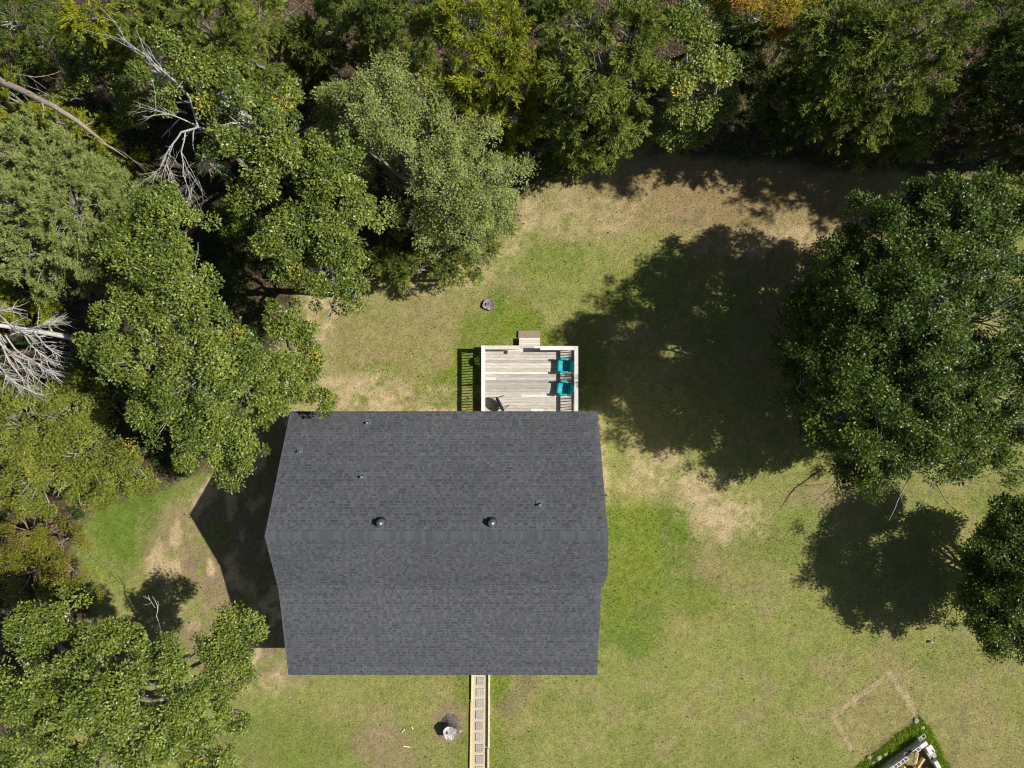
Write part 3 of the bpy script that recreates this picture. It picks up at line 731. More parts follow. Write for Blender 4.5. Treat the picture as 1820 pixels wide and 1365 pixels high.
# pale stones in the tall grass strip
for i, (px, py, nm) in enumerate(((1629, 1281, 'topmost pale stone in the tall grass strip'), (1640, 1293, 'pale stone in the grass nearest the hollow block'), (1545, 1346, 'largest pale stone low in the grass strip'),
        (1574, 1341, 'pale stone in the grass right of the largest one'), (1552, 1356, 'pale stone at the bottom of the grass strip'), (1562, 1348, 'small pale stone in the middle of the grass strip'))):
    mb = MB(); r = random.uniform(.09, .13)
    bmesh.ops.create_icosphere(mb.bm, subdivisions=3, radius=r)
    for v_ in mb.bm.verts:
        q = 1 + .35 * (N1(np.array([v_.co.x * 9 + i * 7]), np.array([v_.co.y * 9 + v_.co.z * 5]))[0] - .5); v_.co = Vector((v_.co.x * q * 1.2, v_.co.y * q, v_.co.z * q * .45))
    mb._tint(mb.bm.faces, (.42, .37, .32)); o = mb.build('stone', M['concrete']); p = P(px, py, .05); o.location = (p.x, p.y, .045); o.rotation_euler = (0, 0, random.uniform(0, 3))
    tag(o, nm, 'stone', 'stones in the tall grass')
# small pale post stub on the lawn
p = P(1655, 1141, .1); mb = MB(); mb.lathe((0, 0, 0), [(.05, 0), (.05, .12), (.07, .12), (.07, .15), (.03, .16)], 14, tint=(.32, .32, .32)); o = mb.build('drain_cap', M['concrete']); o.location = (p.x, p.y, 0)
tag(o, 'small pale capped pipe standing in the lawn by the lower right tree shadow', 'pipe cap')
for i, (px, py, an, l, nm) in enumerate(((717, 1298, .8, .22, 'pale wood chip furthest left of the stump'), (733, 1293, -1.0, .16, 'small pale wood chip nearest the house of the four'), (723, 1326, -.2, .36, 'longest pale wood chip on the brown patch'), (817, 1298, 1.2, .14, 'cream wood chip right of the tall stump'))):
    p = P(px, py); mb = MB(); mb.box((0, 0, 0), (l, .05 if i < 3 else .12, .02), tint=(.72, .62, .42), bevel=.004); o = mb.build('wood_chip', M['splitwood']); o.location = (p.x, p.y, .05); o.rotation_euler = (0, .06, an); tag(o, nm, 'wood chip', 'pale wood chips on the front lawn')

# ------------------------------------------------------------ vegetation
def unit(a): return a / np.maximum(np.linalg.norm(a, axis=-1, keepdims=True), 1e-9)
class Tubes:
    def __init__(s): s.v = []; s.f = []; s.n = 0; s.t = []
    def add(s, pts, rs, k=5, tint=(.3, .27, .24)):
        pts = np.asarray(pts, float); m = len(pts); rs = np.asarray(rs, float)
        d = np.gradient(pts, axis=0); d = unit(d)
        ref = np.where(np.abs(d[:, 2:3]) > .9, np.array([[1., 0, 0]]), np.array([[0, 0, 1.]]))
        a_ = unit(np.cross(d, ref)); b_ = np.cross(d, a_)
        an = np.arange(k) * 2 * math.pi / k
        ring = pts[:, None] + rs[:, None, None] * (a_[:, None] * np.cos(an)[None, :, None] + b_[:, None] * np.sin(an)[None, :, None])
        s.v.append(ring.reshape(-1, 3))
        i = np.arange(m - 1)[:, None] * k; j = np.arange(k)[None]; j2 = (j + 1) % k
        f = np.stack([i + j, i + j2, i + k + j2, i + k + j], -1).reshape(-1, 4) + s.n
        s.f.append(f); s.n += m * k
        s.t.append(np.tile(np.array(tint) * random.uniform(.85, 1.15), (len(f), 1)))
    def build(s, name, mat, parent):
        return mesh_np(name, np.concatenate(s.v), np.concatenate(s.f), mat, parent, tint=np.concatenate(s.t), smooth=True)
def curve(a, b, sag=.15, n=5, wob=.08):
    a = np.asarray(a, float); b = np.asarray(b, float); L = np.linalg.norm(b - a)
    t = np.linspace(0, 1, n)[:, None]; p = a + (b - a) * t
    off = rng.normal(0, 1, 3) * wob * L + np.array([0, 0, sag * L])
    p = p + np.sin(t * math.pi) * off
    if n > 3: p[1:-1] += rng.normal(0, wob * L * .25, (n - 2, 3))
    return p

SPEC = {
 'oak':   dict(mat='leaf', col=[(.168, .220, .027), (.265, .312, .050), (.066, .106, .014)], ll=(.085, .140), lw=.60, cr=(.26, .46), nl=125, k=33, kind='leaf', hl=.015, hc=(.42, .36, .04)),
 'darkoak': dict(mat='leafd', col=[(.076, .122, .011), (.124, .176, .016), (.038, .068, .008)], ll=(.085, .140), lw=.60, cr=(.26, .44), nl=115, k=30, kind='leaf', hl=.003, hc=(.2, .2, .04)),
 'silver': dict(mat='leaf_matte', col=[(.272, .320, .088), (.395, .438, .175), (.138, .185, .036)], ll=(.07, .12), lw=.46, cr=(.22, .42), nl=115, k=36, kind='leaf', hl=.0, hc=(.2, .2, .1)),
 'bright': dict(mat='leaf_matte', col=[(.205, .240, .034), (.275, .300, .055), (.110, .145, .022)], ll=(.08, .13), lw=.5, cr=(.22, .40), nl=100, k=34, kind='leaf', hl=.02, hc=(.42, .34, .06)),
 'olive': dict(mat='leaf_matte', col=[(.200, .205, .022), (.29, .28, .035), (.14, .14, .02)], ll=(.06, .11), lw=.45, cr=(.2, .36), nl=90, k=32, kind='leaf', hl=.07, hc=(.28, .16, .09)),
 'cedar': dict(mat='needle', col=[(.172, .218, .034), (.250, .282, .054), (.072, .108, .018)], ll=(.11, .20), lw=.22, cr=(.45, .85), nl=203, k=29, kind='spray', hl=.01, hc=(.2, .16, .05)),
 'yellowcedar': dict(mat='needle', col=[(.225, .255, .018), (.320, .340, .028), (.110, .145, .012)], ll=(.11, .20), lw=.22, cr=(.45, .85), nl=203, k=29, kind='spray', hl=.01, hc=(.3, .24, .04)),
 'greycedar': dict(mat='needle', col=[(.245, .292, .085), (.300, .342, .115), (.155, .198, .048)], ll=(.08, .14), lw=.28, cr=(.34, .60), nl=196, k=36, kind='spray', hl=.0, hc=(.2, .2, .1)),
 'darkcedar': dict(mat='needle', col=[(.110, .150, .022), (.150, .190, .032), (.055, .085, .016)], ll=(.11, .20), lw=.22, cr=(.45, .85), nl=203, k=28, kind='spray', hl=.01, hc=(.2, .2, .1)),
 'pine':  dict(mat='needle', col=[(.34, .27, .030), (.28, .28, .025), (.38, .23, .05)], ll=(.14, .22), lw=.14, cr=(.25, .45), nl=180, k=40, kind='leaf', hl=.12, hc=(.45, .18, .06)),
}
def crown_arrays(lobes, sp, dens, tubes, bark):
    S = SPEC[sp]; Vs, Fs, Ts = [], [], []; nv = 0
    lob_c = np.array([l[:3] for l in lobes]); lob_r = np.array([l[3] for l in lobes])
    for li, (cx, cy, cz, r) in enumerate(lobes):
        c = np.array([cx, cy, cz]); n = max(8, int(S['k'] * dens * r ** 1.85))
        ns = max(5, int(9 * r)); sdv = unit(rng.normal(0, 1, (ns * 3, 3))); sdv = sdv[sdv[:, 2] > -.25][:ns]; ns = len(sdv)
        sr = rng.choice([.55, .78, .95, 1.12, 1.22], ns, p=[.15, .25, .3, .2, .1]); si = rng.integers(0, ns, n)
        free = rng.random(n) < .26
        d = unit(sdv[si] + rng.normal(0, .26, (n, 3))); d = np.where(free[:, None], unit(rng.normal(0, 1, (n, 3))), d)
        srr = np.where(free, .8, sr[si]); kk_ = d[:, 2] > -.4; d = d[kk_]; srr = srr[kk_]; n = len(d)
        lump = VN(int(rng.integers(1e6)), 64)
        rr_ = r * srr * (.70 + .6 * lump.fbm(d[:, 0] * 2.3 + 9, d[:, 1] * 2.3 + d[:, 2] * 1.7 + 9, 3))
        q = .40 + .62 * rng.random(n) ** .5
        pos = c + d * (rr_ * q)[:, None] * np.array([1, 1, .78])
        # gaps
        gap = lump.fbm(pos[:, 0] * .75 + 40, pos[:, 1] * .75 + 40, 2) > .30
        if r > .5: pos = pos[gap]; d = d[gap]
        n = len(pos)
        pos[:, 2] = np.maximum(pos[:, 2], .25)
        cr = rng.uniform(*S['cr'], n) * min(1, .35 + r); m = S['nl']
        # twigs
        for i in range(n):
            if rng.random() < .38:
                a_ = c + (pos[i] - c) * rng.uniform(.1, .45) * np.array([1, 1, .8]) - np.array([0, 0, r * .15])
                tubes.add(curve(a_, pos[i] + d[i] * cr[i] * .2, .05, 4, .10), [.028 * min(1, r / 2), .02 * min(1, r / 2), .012, .006], 4, bark)
        if S['kind'] == 'leaf':
            o = rng.normal(0, 1, (n, m, 3)); o = unit(o) * (rng.random((n, m, 1)) ** .5)
            lp = pos[:, None] + o * cr[:, None, None] * np.array([1, 1, .6])
            ax = unit(o + rng.normal(0, .6, o.shape) + np.array([0, 0, -.15]))
            nr = unit(d[:, None] * .45 + np.array([0, 0, .75]) + o * .35 + rng.normal(0, .42, o.shape))
        else:
            dd = unit(d * np.array([1, 1, .5]) + np.array([0, 0, .12]) + rng.normal(0, .25, d.shape))
            nsub = 7; sub = m // nsub; m = nsub * sub
            sd = unit(dd[:, None] + rng.normal(0, .55, (n, nsub, 3)))               # sub spray directions
            t = rng.random((n, nsub, sub, 1)) ** .8
            sc = rng.uniform(.55, 1.0, (n, nsub, 1, 1))
            lp = pos[:, None, None] + (sd[:, :, None] * t * sc * cr[:, None, None, None]) + rng.normal(0, .022, (n, nsub, sub, 3))
            lp = lp + np.array([0, 0, -.12]) * (t * t) * cr[:, None, None, None]
            ax = unit(sd[:, :, None] * 1.0 + rng.normal(0, .55, (n, nsub, sub, 3))); o = ax
            nr = unit(np.array([0, 0, 1.0]) + rng.normal(0, .6, (n, nsub, sub, 3)))
            lp = lp.reshape(n, m, 3); ax = ax.reshape(n, m, 3); nr = nr.reshape(n, m, 3)
        sd_ = unit(np.cross(nr, ax)); nn = np.cross(ax, sd_)
        L_ = rng.uniform(*S['ll'], (n, m, 1)); W = L_ * S['lw'] * rng.uniform(.8, 1.2, (n, m, 1))
        base = lp; tip = lp + ax * L_
        midp = lp + ax * L_ * .48
        lft = midp + sd_ * W * .5 + nn * W * .14; rgt = midp - sd_ * W * .5 + nn * W * .14
        v_ = np.stack([base, lft, tip, rgt], 2).reshape(-1, 3)
        k = n * m; b0 = np.arange(k)[:, None] * 4 + nv
        Fs.append(np.concatenate([b0 + np.array([[0, 2, 1]]), b0 + np.array([[0, 3, 2]])], 1).reshape(-1, 3)); nv += 4 * k
        Vs.append(v_)
        cols = np.array(S['col']); w1 = rng.random((n, 1, 1)) * .7 + .3 * rng.random((n, m, 1))
        cl = np.where(w1 < .5, cols[2] + (cols[0] - cols[2]) * w1 * 2, cols[0] + (cols[1] - cols[0]) * (w1 - .5) * 2)
        cl = cl * rng.uniform(.75, 1.25, (n, m, 1))
        hot = (rng.random((n, 1, 1)) < S['hl']) & (rng.random((n, m, 1)) < .7)
        cl = np.where(hot, np.array(S['hc']) * rng.uniform(.8, 1.2, (n, m, 1)), cl)
        Ts.append(np.repeat(cl.reshape(-1, 3), 2, 0))
    return np.concatenate(Vs), np.concatenate(Fs), np.concatenate(Ts)

def tree(name, sp, base, lobes, label, cat='tree', group=None, dens=1.0, bark=(.27, .24, .21), tr=.17, skirt=None):
    """lobes: (px, py, r_px, z)"""
    global rng
    import zlib
    sd0 = zlib.crc32(label.encode()); rng = np.random.default_rng(sd0); random.seed(sd0)
    b = P(base[0], base[1], 0)
    t = empty(name, b, 0, label, cat, group)
    L_ = []
    for (px, py, rp, z) in lobes:
        p = P(px, py, z); L_.append((p.x - b.x, p.y - b.y, z, rp * (H - z) / F))
    if skirt is None: skirt = {'spray': .62, 'leaf': .0}[SPEC[sp]['kind']] if sp != 'silver' else .55
    if skirt:
        for (x, y, z, r) in list(L_):
            if z > 3.5: L_.append((x * .82, y * .82, max(z * skirt - r * .2, r * .5), r * (1.02 if SPEC[sp]['kind'] == 'spray' else .85)))
    tb = Tubes()
    cen = np.mean([l[:3] for l in L_], 0)
    fork = np.array([cen[0] * .35, cen[1] * .35, cen[2] * .5])
    tb.add(curve((0, 0, -.1), fork, 0, 6, .03), np.linspace(tr, tr * .72, 6), 8, bark)
    for (x, y, z, r) in L_:
        c = np.array([x, y, z - r * .15])
        tb.add(curve(fork, c, .06, 7, .06), np.linspace(tr * .6, .035, 7), 6, bark)
        for _ in range(int(3 + r * 2)):
            d = unit(rng.normal(0, 1, 3) + np.array([0, 0, .4])); d[2] = abs(d[2]) * .7
            e = c + d * r * .85; tb.add(curve(c - np.array([0, 0, r * .3]) + (fork - c) * rng.random() * .2, e, .05, 6, .08), np.linspace(.045, .01, 6), 5, bark)
    v_, f_, t_ = crown_arrays(L_, sp, dens, tb, bark)
    mesh_np('crown', v_, f_, M[SPEC[sp]['mat']], t, tint=t_)
    tb.build('trunk', M['bark'], t)
    return t

grey = (.30, .28, .26)
WG = 'trees of the wood behind and beside the house'
tree('oak_tree', 'darkoak', (1540, 640), [(1690, 405, 92, 8.2), (1590, 425, 80, 7.6), (1640, 540, 120, 10), (1760, 560, 115, 9), (1535, 570, 98, 9.4), (1490, 480, 62, 6.6), (1560, 690, 115, 9),
     (1680, 690, 115, 8.5), (1492, 655, 76, 8.9), (1500, 750, 78, 6.6), (1790, 410, 80, 8), (1590, 800, 72, 5.6), (1690, 800, 72, 5.8), (1525, 838, 48, 4.2), (1790, 710, 80, 7.5), (1440, 590, 56, 6), (1425, 690, 50, 5.2),
     (1530, 390, 42, 6.4), (1450, 520, 52, 5.6), (1450, 770, 40, 4.6), (1740, 365, 60, 7.4), (1640, 362, 44, 6.8), (1815, 370, 50, 7.2), (1835, 640, 78, 7.6), (1835, 520, 70, 8), (1790, 790, 50, 5.6)],
     'large dark green round tree on the right lawn throwing the biggest shadow', tr=.26, dens=1.0, bark=(.2, .18, .16), skirt=.5)
tree('maple_tree', 'darkoak', (1840, 1040), [(1850, 1030, 112, 5.2), (1800, 960, 60, 4.8), (1790, 1080, 64, 4.6), (1860, 1130, 72, 4.4), (1850, 930, 62, 4.8), (1765, 1030, 52, 4.8), (1800, 900, 34, 4.0), (1778, 1125, 54, 4.4), (1742, 1070, 34, 4.6), (1735, 990, 30, 4.6)],
     'smaller dark tree at the right edge below the large round tree', tr=.13, bark=(.2, .18, .16), skirt=.55)
tree('oak_tree', 'oak', (420, 650), [(300, 400, 72, 9.5), (250, 440, 60, 9), (320, 480, 75, 10), (345, 530, 55, 9.5), (235, 560, 62, 9), (180, 600, 55, 8.5), (270, 640, 78, 9.5), (350, 660, 85, 10), (420, 620, 55, 9),
     (300, 720, 65, 8.5), (380, 760, 78, 8), (430, 690, 60, 8), (350, 800, 42, 7), (430, 810, 35, 6.5), (400, 845, 22, 6), (470, 650, 42, 8)],
     'big broadleaf tree left of the roof reaching over the house shadow', group=WG, bark=grey, tr=.26)
tree('oak_tree', 'oak', (600, 520), [(590, 300, 58, 8.5), (600, 370, 70, 9), (520, 420, 65, 9), (600, 440, 58, 8.5), (545, 480, 50, 8), (625, 510, 40, 7), (590, 555, 26, 6), (655, 375, 20, 7)],
     'broadleaf tree between the silvery tree and the yard', group=WG, bark=grey, tr=.2)
tree('oak_tree', 'oak', (560, 660), [(500, 560, 36, 6.5), (540, 590, 34, 6), (500, 640, 42, 6.5), (460, 660, 40, 6.5), (555, 640, 26, 5.8), (520, 695, 38, 5.6), (565, 705, 20, 5.2), (578, 724, 14, 4.9), (470, 720, 32, 6)],
     'slender broadleaf tree touching the top left corner of the roof', group=WG, bark=grey, tr=.13)
tree('oak_tree', 'oak', (230, 1200), [(60, 1120, 62, 8), (110, 1090, 42, 8), (45, 1200, 68, 8.5), (160, 1190, 68, 9), (230, 1140, 45, 8), (200, 1250, 72, 9.5), (100, 1280, 72, 8.5), (300, 1180, 55, 8), (320, 1240, 55, 8),
     (250, 1310, 68, 8.5), (390, 1130, 45, 7), (440, 1115, 34, 6.4), (400, 1190, 50, 7), (370, 1250, 42, 6.8), (410, 1270, 30, 6), (60, 1340, 70, 8), (170, 1350, 68, 8), (340, 1310, 45, 7)],
     'wide broadleaf tree filling the bottom left corner', bark=grey, tr=.26)
tree('young_tree', 'oak', (420, 1350), [(395, 1350, 28, 3.6), (365, 1345, 22, 3.6), (345, 1370, 30, 3)], 'small round young tree at the bottom edge left of the house', bark=grey, tr=.06)
tree('locust_tree', 'bright', (260, 800), [(40, 760, 78, 5.6), (120, 740, 62, 5.5), (60, 840, 72, 5), (150, 800, 72, 5.2), (220, 830, 50, 4.4), (130, 860, 50, 4), (250, 855, 28, 3.2), (190, 870, 30, 3), (20, 700, 50, 5), (170, 730, 30, 5)],
     'yellow green spreading tree at the left edge above the side lawn', group=WG, bark=(.4, .37, .34), tr=.16)
tree('shrub', 'olive', (70, 980), [(45, 950, 62, 2.6), (110, 960, 45, 2.3), (120, 1020, 42, 2.1), (50, 1020, 60, 2.4), (150, 1060, 30, 1.8), (90, 1080, 40, 2)],
     'olive and brown shrub at the left edge between side lawn and corner tree', 'shrub', bark=(.25, .17, .12), tr=.05)
tree('cedar_tree', 'greycedar', (230, 430), [(90, 300, 88, 8.5), (40, 370, 88, 9), (130, 370, 82, 9), (60, 450, 70, 8), (150, 440, 58, 7.5), (180, 330, 50, 7), (20, 270, 55, 8), (90, 490, 42, 6.5)],
     'dense grey green evergreen at the left edge', group=WG, tr=.2, dens=1.25)
tree('cedar_tree', 'yellowcedar', (220, 270), [(30, 200, 48, 7), (100, 220, 42, 6.6), (160, 250, 34, 6), (190, 280, 30, 5), (10, 170, 30, 7)], 'yellow green evergreen behind the grey green one at the left edge', group=WG, tr=.12)
tree('shrub', 'yellowcedar', (110, 560), [(40, 540, 42, 3), (100, 545, 26, 2.6), (20, 520, 25, 3)], 'small yellow green bush just above the white dead branches', 'shrub', tr=.05)
tree('sapling', 'bright', (220, 700), [(140, 690, 42, 3.4), (180, 670, 30, 3), (100, 700, 36, 3.4)], 'low green sapling right of the white dead branches', group=WG, tr=.05)
tree('cedar_tree', 'yellowcedar', (220, 130), [(160, 20, 36, 9.5), (125, 40, 24, 8.5), (175, 55, 16, 8)], 'bright yellow green evergreen tip at the top left', group=WG, tr=.1)
tree('cedar_tree', 'cedar', (480, 180), [(300, 30, 62, 9), (380, 60, 66, 9.4), (440, 100, 48, 8.8), (450, 30, 48, 9), (370, 120, 45, 8), (240, 10, 40, 9), (470, 150, 24, 7)],
     'olive green feathery evergreen behind the sparse dying tree', group=WG, tr=.18)
tree('oak_tree', 'oak', (560, 320), [(300, 80, 34, 10), (255, 110, 24, 10), (330, 130, 42, 10), (390, 160, 52, 10), (440, 210, 60, 10), (500, 240, 48, 9.6), (470, 290, 52, 9), (400, 240, 36, 9), (540, 280, 28, 8.6), (285, 180, 22, 9), (440, 340, 38, 8), (500, 180, 30, 9)],
     'sparse broadleaf tree with bare grey limbs showing in the upper left wood', group=WG, bark=(.48, .46, .44), tr=.2, dens=.85)
tree('silverberry_tree', 'silver', (800, 430), [(690, 150, 52, 9), (650, 190, 50, 9), (740, 180, 50, 9), (700, 230, 55, 9), (800, 220, 48, 8.5), (860, 250, 45, 8), (780, 300, 62, 8.5), (860, 330, 62, 8), (800, 380, 66, 7.5),
     (720, 320, 45, 8), (890, 370, 42, 6.5), (740, 400, 48, 6.5), (840, 420, 48, 6), (640, 250, 34, 8), (920, 300, 30, 6.5), (600, 160, 22, 8)],
     'dense silvery green tree at the top of the yard', group=WG, tr=.22)
tree('silverberry_tree', 'silver', (650, 330), [(580, 190, 34, 6), (600, 240, 36, 6), (640, 290, 30, 5)], 'dark silvery bush in the shade left of the dense silvery tree', group=WG, tr=.1)
tree('cedar_tree', 'cedar', (780, 500), [(690, 460, 34, 3.6), (740, 480, 34, 3.4), (800, 470, 36, 3), (850, 450, 30, 2.6), (700, 490, 20, 2.2)], 'low yellow green evergreen at the foot of the silvery tree', group=WG, tr=.08)
tree('cedar_tree', 'yellowcedar', (860, 300), [(830, 40, 56, 10), (800, 110, 48, 9.4), (870, 130, 52, 9.4), (930, 150, 40, 8.6), (900, 60, 44, 9.6), (920, 205, 30, 7), (860, 200, 34, 7.6), (950, 110, 22, 8), (770, 60, 26, 9)],
     'bright yellow green feathery evergreen at the top middle', group=WG, tr=.17)
tree('cedar_tree', 'cedar', (690, 200), [(680, 20, 38, 8), (730, 10, 40, 8.6), (660, 70, 22, 6.5)], 'small evergreen at the top edge left of the bright yellow green one', group=WG, tr=.1)
tree('cedar_tree', 'cedar', (1060, 290), [(1040, 40, 62, 10), (1120, 60, 58, 10), (1060, 120, 62, 9.4), (1130, 150, 50, 8.8), (1020, 180, 50, 8), (1090, 210, 48, 7.4), (1030, 250, 38, 5.6), (1150, 20, 40, 9.6), (980, 260, 24, 4), (1100, 250, 28, 5)],
     'mid green feathery evergreen right of the top middle one', group=WG, tr=.18)
tree('oak_tree', 'oak', (1205, 255), [(1220, 30, 40, 9.6), (1240, 80, 44, 9.4), (1210, 130, 42, 9), (1280, 120, 32, 8.6), (1230, 180, 48, 6.2), (1290, 190, 26, 5.4), (1190, 218, 40, 4.4), (1240, 232, 30, 3), (1160, 238, 28, 3), (1205, 258, 16, 2)],
     'glossy broadleaf tree at the top with an open branch on its right side', group=WG, bark=(.4, .38, .36), tr=.15, dens=1.0)
tree('pine_tree', 'pine', (1370, 120), [(1390, 15, 36, 10), (1330, -5, 34, 10), (1290, 0, 20, 9.6), (1420, -10, 30, 10), (1385, 50, 14, 9)], 'orange tinged pine poking in at the top edge', group=WG, tr=.14)
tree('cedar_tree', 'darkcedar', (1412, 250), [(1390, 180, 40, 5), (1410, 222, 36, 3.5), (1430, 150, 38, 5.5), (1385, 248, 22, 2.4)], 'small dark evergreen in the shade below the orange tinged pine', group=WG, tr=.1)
tree('cedar_tree', 'cedar', (1500, 260), [(1660, 40, 62, 10), (1590, 60, 58, 10.4), (1700, 20, 40, 9.6), (1640, 120, 58, 9.6), (1580, 145, 60, 7.8), (1550, 205, 56, 4.3), (1610, 210, 54, 4.1), (1530, 90, 58, 9.6), (1490, 40, 60, 10), (1480, 130, 52, 8.6), (1640, 190, 36, 5.6), (1520, 246, 30, 2.4), (1450, 70, 46, 9)],
     'large green feathery evergreen at the top right', group=WG, tr=.22)
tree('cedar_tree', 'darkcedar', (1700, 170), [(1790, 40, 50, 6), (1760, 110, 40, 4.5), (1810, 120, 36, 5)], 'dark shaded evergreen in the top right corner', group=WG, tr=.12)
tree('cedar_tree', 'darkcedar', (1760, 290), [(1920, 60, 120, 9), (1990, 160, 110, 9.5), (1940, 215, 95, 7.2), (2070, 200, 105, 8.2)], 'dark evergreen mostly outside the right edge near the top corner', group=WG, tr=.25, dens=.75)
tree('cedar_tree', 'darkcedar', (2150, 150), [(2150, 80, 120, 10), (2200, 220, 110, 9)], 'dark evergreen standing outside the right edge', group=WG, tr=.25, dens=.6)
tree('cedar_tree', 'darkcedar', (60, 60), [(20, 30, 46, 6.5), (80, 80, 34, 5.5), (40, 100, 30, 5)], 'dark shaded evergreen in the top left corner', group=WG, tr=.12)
tree('understory_tree', 'oak', (250, 230), [(150, 110, 40, 5.5), (190, 150, 40, 5.5), (130, 170, 30, 5), (200, 90, 32, 5.4), (240, 200, 28, 4.4)], 'low leafy tree in the shade between dead trunk and sparse tree', group=WG, tr=.1)
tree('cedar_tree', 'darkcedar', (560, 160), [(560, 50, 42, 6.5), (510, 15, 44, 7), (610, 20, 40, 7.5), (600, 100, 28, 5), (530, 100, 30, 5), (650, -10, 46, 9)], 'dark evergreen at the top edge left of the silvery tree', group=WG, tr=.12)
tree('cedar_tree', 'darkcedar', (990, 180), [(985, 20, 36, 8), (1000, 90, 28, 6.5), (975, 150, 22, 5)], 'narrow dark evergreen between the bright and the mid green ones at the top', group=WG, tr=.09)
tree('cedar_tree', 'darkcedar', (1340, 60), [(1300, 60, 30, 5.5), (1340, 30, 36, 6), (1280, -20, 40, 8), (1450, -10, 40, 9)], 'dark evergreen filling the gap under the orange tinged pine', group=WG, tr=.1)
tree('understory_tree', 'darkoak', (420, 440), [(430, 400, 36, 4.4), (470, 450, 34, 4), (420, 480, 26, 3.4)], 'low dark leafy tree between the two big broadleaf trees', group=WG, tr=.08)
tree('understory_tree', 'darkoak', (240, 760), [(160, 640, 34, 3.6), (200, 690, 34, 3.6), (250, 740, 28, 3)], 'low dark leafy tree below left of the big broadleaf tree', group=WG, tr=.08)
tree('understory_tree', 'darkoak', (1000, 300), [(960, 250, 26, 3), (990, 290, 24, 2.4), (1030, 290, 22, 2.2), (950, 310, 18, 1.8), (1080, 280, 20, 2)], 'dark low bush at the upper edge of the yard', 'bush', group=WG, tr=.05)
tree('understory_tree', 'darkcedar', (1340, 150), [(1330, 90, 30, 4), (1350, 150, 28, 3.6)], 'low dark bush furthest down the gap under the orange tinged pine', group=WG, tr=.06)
tree('understory_tree', 'oak', (1750, 230), [(1760, 200, 26, 2), (1800, 250, 22, 1.8), (1720, 270, 22, 1.8)], 'low broken undergrowth bush below the top right evergreen', 'bush', group=WG, tr=.04)
tree('weed', 'bright', (850, 643), [(852, 643, 1.2, .35), (850, 641, 1.0, .3)], 'small green weed sprouting beside the deck railing', 'weed', tr=.01)
# undergrowth of the wood
n = 3200; x = rng.uniform(-26, 26, n); y = rng.uniform(-20, 20, n); zz, px, py = zones(x, y)
k = (zz['forest'] > .8) & (N4.fbm(x * .5, y * .5, 3) > .42); x, y = x[k], y[k]; n = len(x)
tb = Tubes(); tb.add([(0, 0, -1), (0, 0, -.9)], [.01, .01], 4)
SPEC['ug'] = dict(SPEC['bright']); SPEC['ug'].update(col=[(.06, .10, .022), (.10, .13, .03), (.04, .07, .018)], nl=40, k=30, cr=(.15, .3))
v_, f_, t_ = crown_arrays([(a_, b_, .25, r_) for a_, b_, r_ in zip(x, y, rng.uniform(.25, .6, n))], 'ug', 1, tb, grey)
tag(mesh_np('undergrowth', v_, f_, M['leaf_matte'], tint=t_), 'low leafy undergrowth covering the floor of the wood', 'undergrowth', kind='stuff')

# ------------------------------------------------------------ dead trees
def dead(name, base, limbs, label, col, group=None, twigs=5, tw_r=.014, depth=2, tw_len=1.0):
    b = P(*base); t = empty(name, b, 0, label, 'dead tree', group); tb = Tubes(); o = np.array(b)
    def sub(p0, p1, r, dep, nt):
        cv = curve(p0, p1, .0, 7, .05); cur[0].add(cv, np.linspace(r, r * .35, 7), 5, col)
        if dep == 0: return
        for _ in range(nt):
            i = rng.integers(1, 6); L = np.linalg.norm(p1 - p0) * rng.uniform(.25, .55) * tw_len
            d = unit(unit(p1 - p0) * 1.0 + rng.normal(0, .5, 3)); sub(cv[i], cv[i] + d * L, r * .5 * (1 - i * .06), dep - 1, max(2, nt - 1))
    tr_ = Tubes(); cur = [tr_]
    for li, pts in enumerate(limbs):
        q = [np.array(P(px, py, z)) - o for (px, py, z, r) in pts]; rs = [p_[3] for p_ in pts]
        Q = [q[0]]; RS = [rs[0]]
        for a_, b_, r0, r1 in zip(q, q[1:], rs, rs[1:]):
            cv = curve(a_, b_, 0, 5, .025)[1:]; Q += list(cv); RS += list(np.linspace(r0, r1, 5)[1:])
        if li > 0: tb = Tubes(); cur[0] = tb
        (tr_ if li == 0 else tb).add(Q, np.array(RS) * (1 if li == 0 else .8), 7, col)
        for _ in range(twigs if li else max(2, twigs // 2)):
            i = rng.integers(len(Q) // 3, len(Q) - 1); d = unit(unit(Q[min(i + 1, len(Q) - 1)] - Q[i - 1]) + rng.normal(0, .55, 3))
            sub(Q[i], Q[i] + d * rng.uniform(.7, 1.5) * tw_len, max(tw_r, RS[i] * .4), depth - 1, 3)
        if li > 0: tb.build('limb', M['bark'], t)
    tr_.build('trunk', M['bark'], t)
    return t
wht = (.46, .44, .41)
dead('dead_tree', (470, 330), [[(470, 330, 0, .14), (420, 280, 5, .11), (352, 226, 9, .075)],
     [(352, 226, 9, .06), (322, 235, 9.3, .045), (302, 262, 9.2, .035), (284, 300, 9, .022), (262, 322, 8.8, .01)],
     [(352, 226, 9, .06), (335, 170, 9.6, .055), (300, 135, 10, .045), (255, 95, 10.3, .03), (208, 60, 10.6, .012)],
     [(330, 232, 9.2, .035), (322, 270, 9, .028), (325, 310, 8.8, .02), (338, 345, 8.5, .01)],
     [(345, 228, 9, .035), (345, 268, 8.6, .022), (372, 290, 8.3, .015), (395, 310, 8, .01)],
     [(352, 226, 9, .045), (320, 210, 9.5, .03), (290, 200, 9.7, .02), (265, 190, 9.8, .01)],
     [(310, 250, 9.2, .03), (296, 290, 8.9, .02), (308, 325, 8.6, .01)],
     [(352, 226, 9, .04), (385, 235, 8.5, .03), (420, 262, 8, .012)],
     [(380, 245, 8, .03), (362, 290, 7.6, .022), (335, 340, 7, .012)]],
     'leafless grey white tree with tangled limbs in the upper left wood', (.36, .35, .335), WG, twigs=9, tw_len=.9, tw_r=.014)
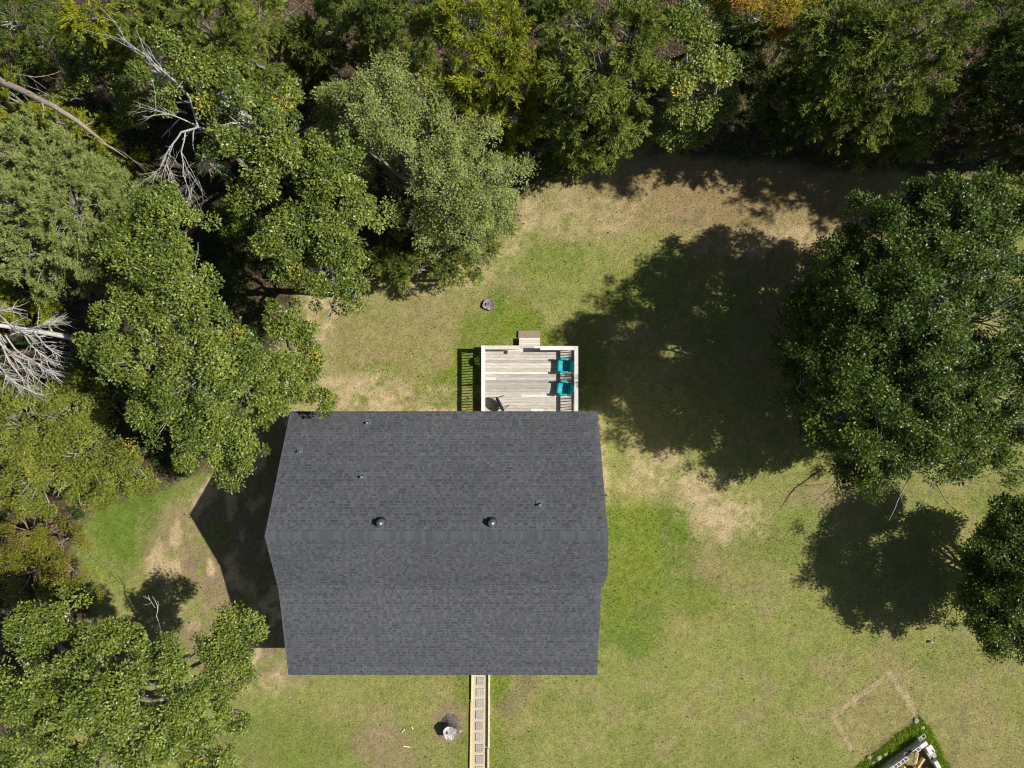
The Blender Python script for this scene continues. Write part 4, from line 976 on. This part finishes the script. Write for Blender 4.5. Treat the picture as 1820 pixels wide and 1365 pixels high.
dead('dead_tree', (130, 610), [[(160, 625, 0, .13), (125, 600, 4.5, .12), (60, 588, 6, .10), (-30, 575, 7, .08)]] +
     [[(a_, b_, 6.2, .045), ((a_ + c_) / 2 - 8, (b_ + d_) / 2, 6.6, .035), (c_, d_, 6.4, .012)] for a_, b_, c_, d_ in
      ((50, 585, 112, 568), (-10, 590, 60, 700), (0, 600, 88, 690), (10, 596, 112, 680), (-20, 610, 40, 700), (40, 590, 100, 650), (60, 590, 118, 640), (-20, 560, 30, 545), (0, 560, 60, 600), (-30, 640, 80, 705), (-20, 600, 100, 668))],
     'white bleached dead tree fanning its bare branches at the left edge', wht, WG, twigs=22, tw_len=.6, tw_r=.012)
dead('dead_tree', (-90, 120), [[(-90, 90, 6, .14), (0, 143, 8.6, .13), (50, 166, 8.9, .12), (95, 188, 9, .10), (150, 225, 8.6, .08), (190, 258, 8, .035), (226, 281, 7.6, .010)],
     [(10, 145, 8.7, .03), (20, 130, 9.3, .022), (50, 135, 9.5, .015), (82, 158, 9.5, .006)], [(60, 170, 8.9, .02), (90, 172, 9.2, .012), (86, 166, 9.4, .006)], [(175, 250, 8.2, .02), (200, 262, 7.9, .014), (224, 273, 7.8, .006)]],
     'leaning dead trunk with reddish bark in the upper left corner', (.33, .27, .23), WG, twigs=1)
dead('dead_tree', (-60, 760), [[(-80, 748, 4, .13), (0, 741, 5.4, .11), (40, 738, 5.6, .10), (70, 733, 5.8, .085)], [(60, 733, 5.8, .03), (95, 760, 5.9, .02), (130, 795, 5.8, .01)]], 'short grey dead trunk poking out at the left edge above the yellow green tree', (.36, .32, .28), WG, twigs=1)
dead('dead_tree', (300, 1150), [[(310, 1150, 0, .035), (286, 1130, 3, .03), (278, 1095, 4, .02), (271, 1060, 4.6, .008)], [(276, 1080, 4.2, .012), (268, 1068, 4.5, .008), (264, 1064, 4.6, .004)]], 'thin bare white stem above the corner tree', wht, WG, twigs=3, tw_len=.3)
dead('dead_branch', (1620, 850), [[(1620, 840, 3, .04), (1600, 880, 3.6, .03), (1580, 925, 3.8, .01)], [(1660, 850, 3, .03), (1645, 885, 3.3, .02), (1622, 910, 3.4, .008)],
     [(1660, 850, 3.2, .035), (1680, 890, 3.5, .025), (1705, 920, 3.5, .015), (1726, 948, 3.4, .006)], [(1690, 850, 4, .03), (1740, 860, 4.4, .015), (1775, 880, 4.4, .006)], [(1660, 870, 3.5, .02), (1610, 878, 3.6, .01)]],
     'bare thin branches hanging below the large round tree', (.24, .21, .2), twigs=5, tw_len=.5, tw_r=.006)

print('CROWN FACES', sum(len(o.data.polygons) for o in bpy.data.objects if o.type == 'MESH' and o.name.startswith('crown')))
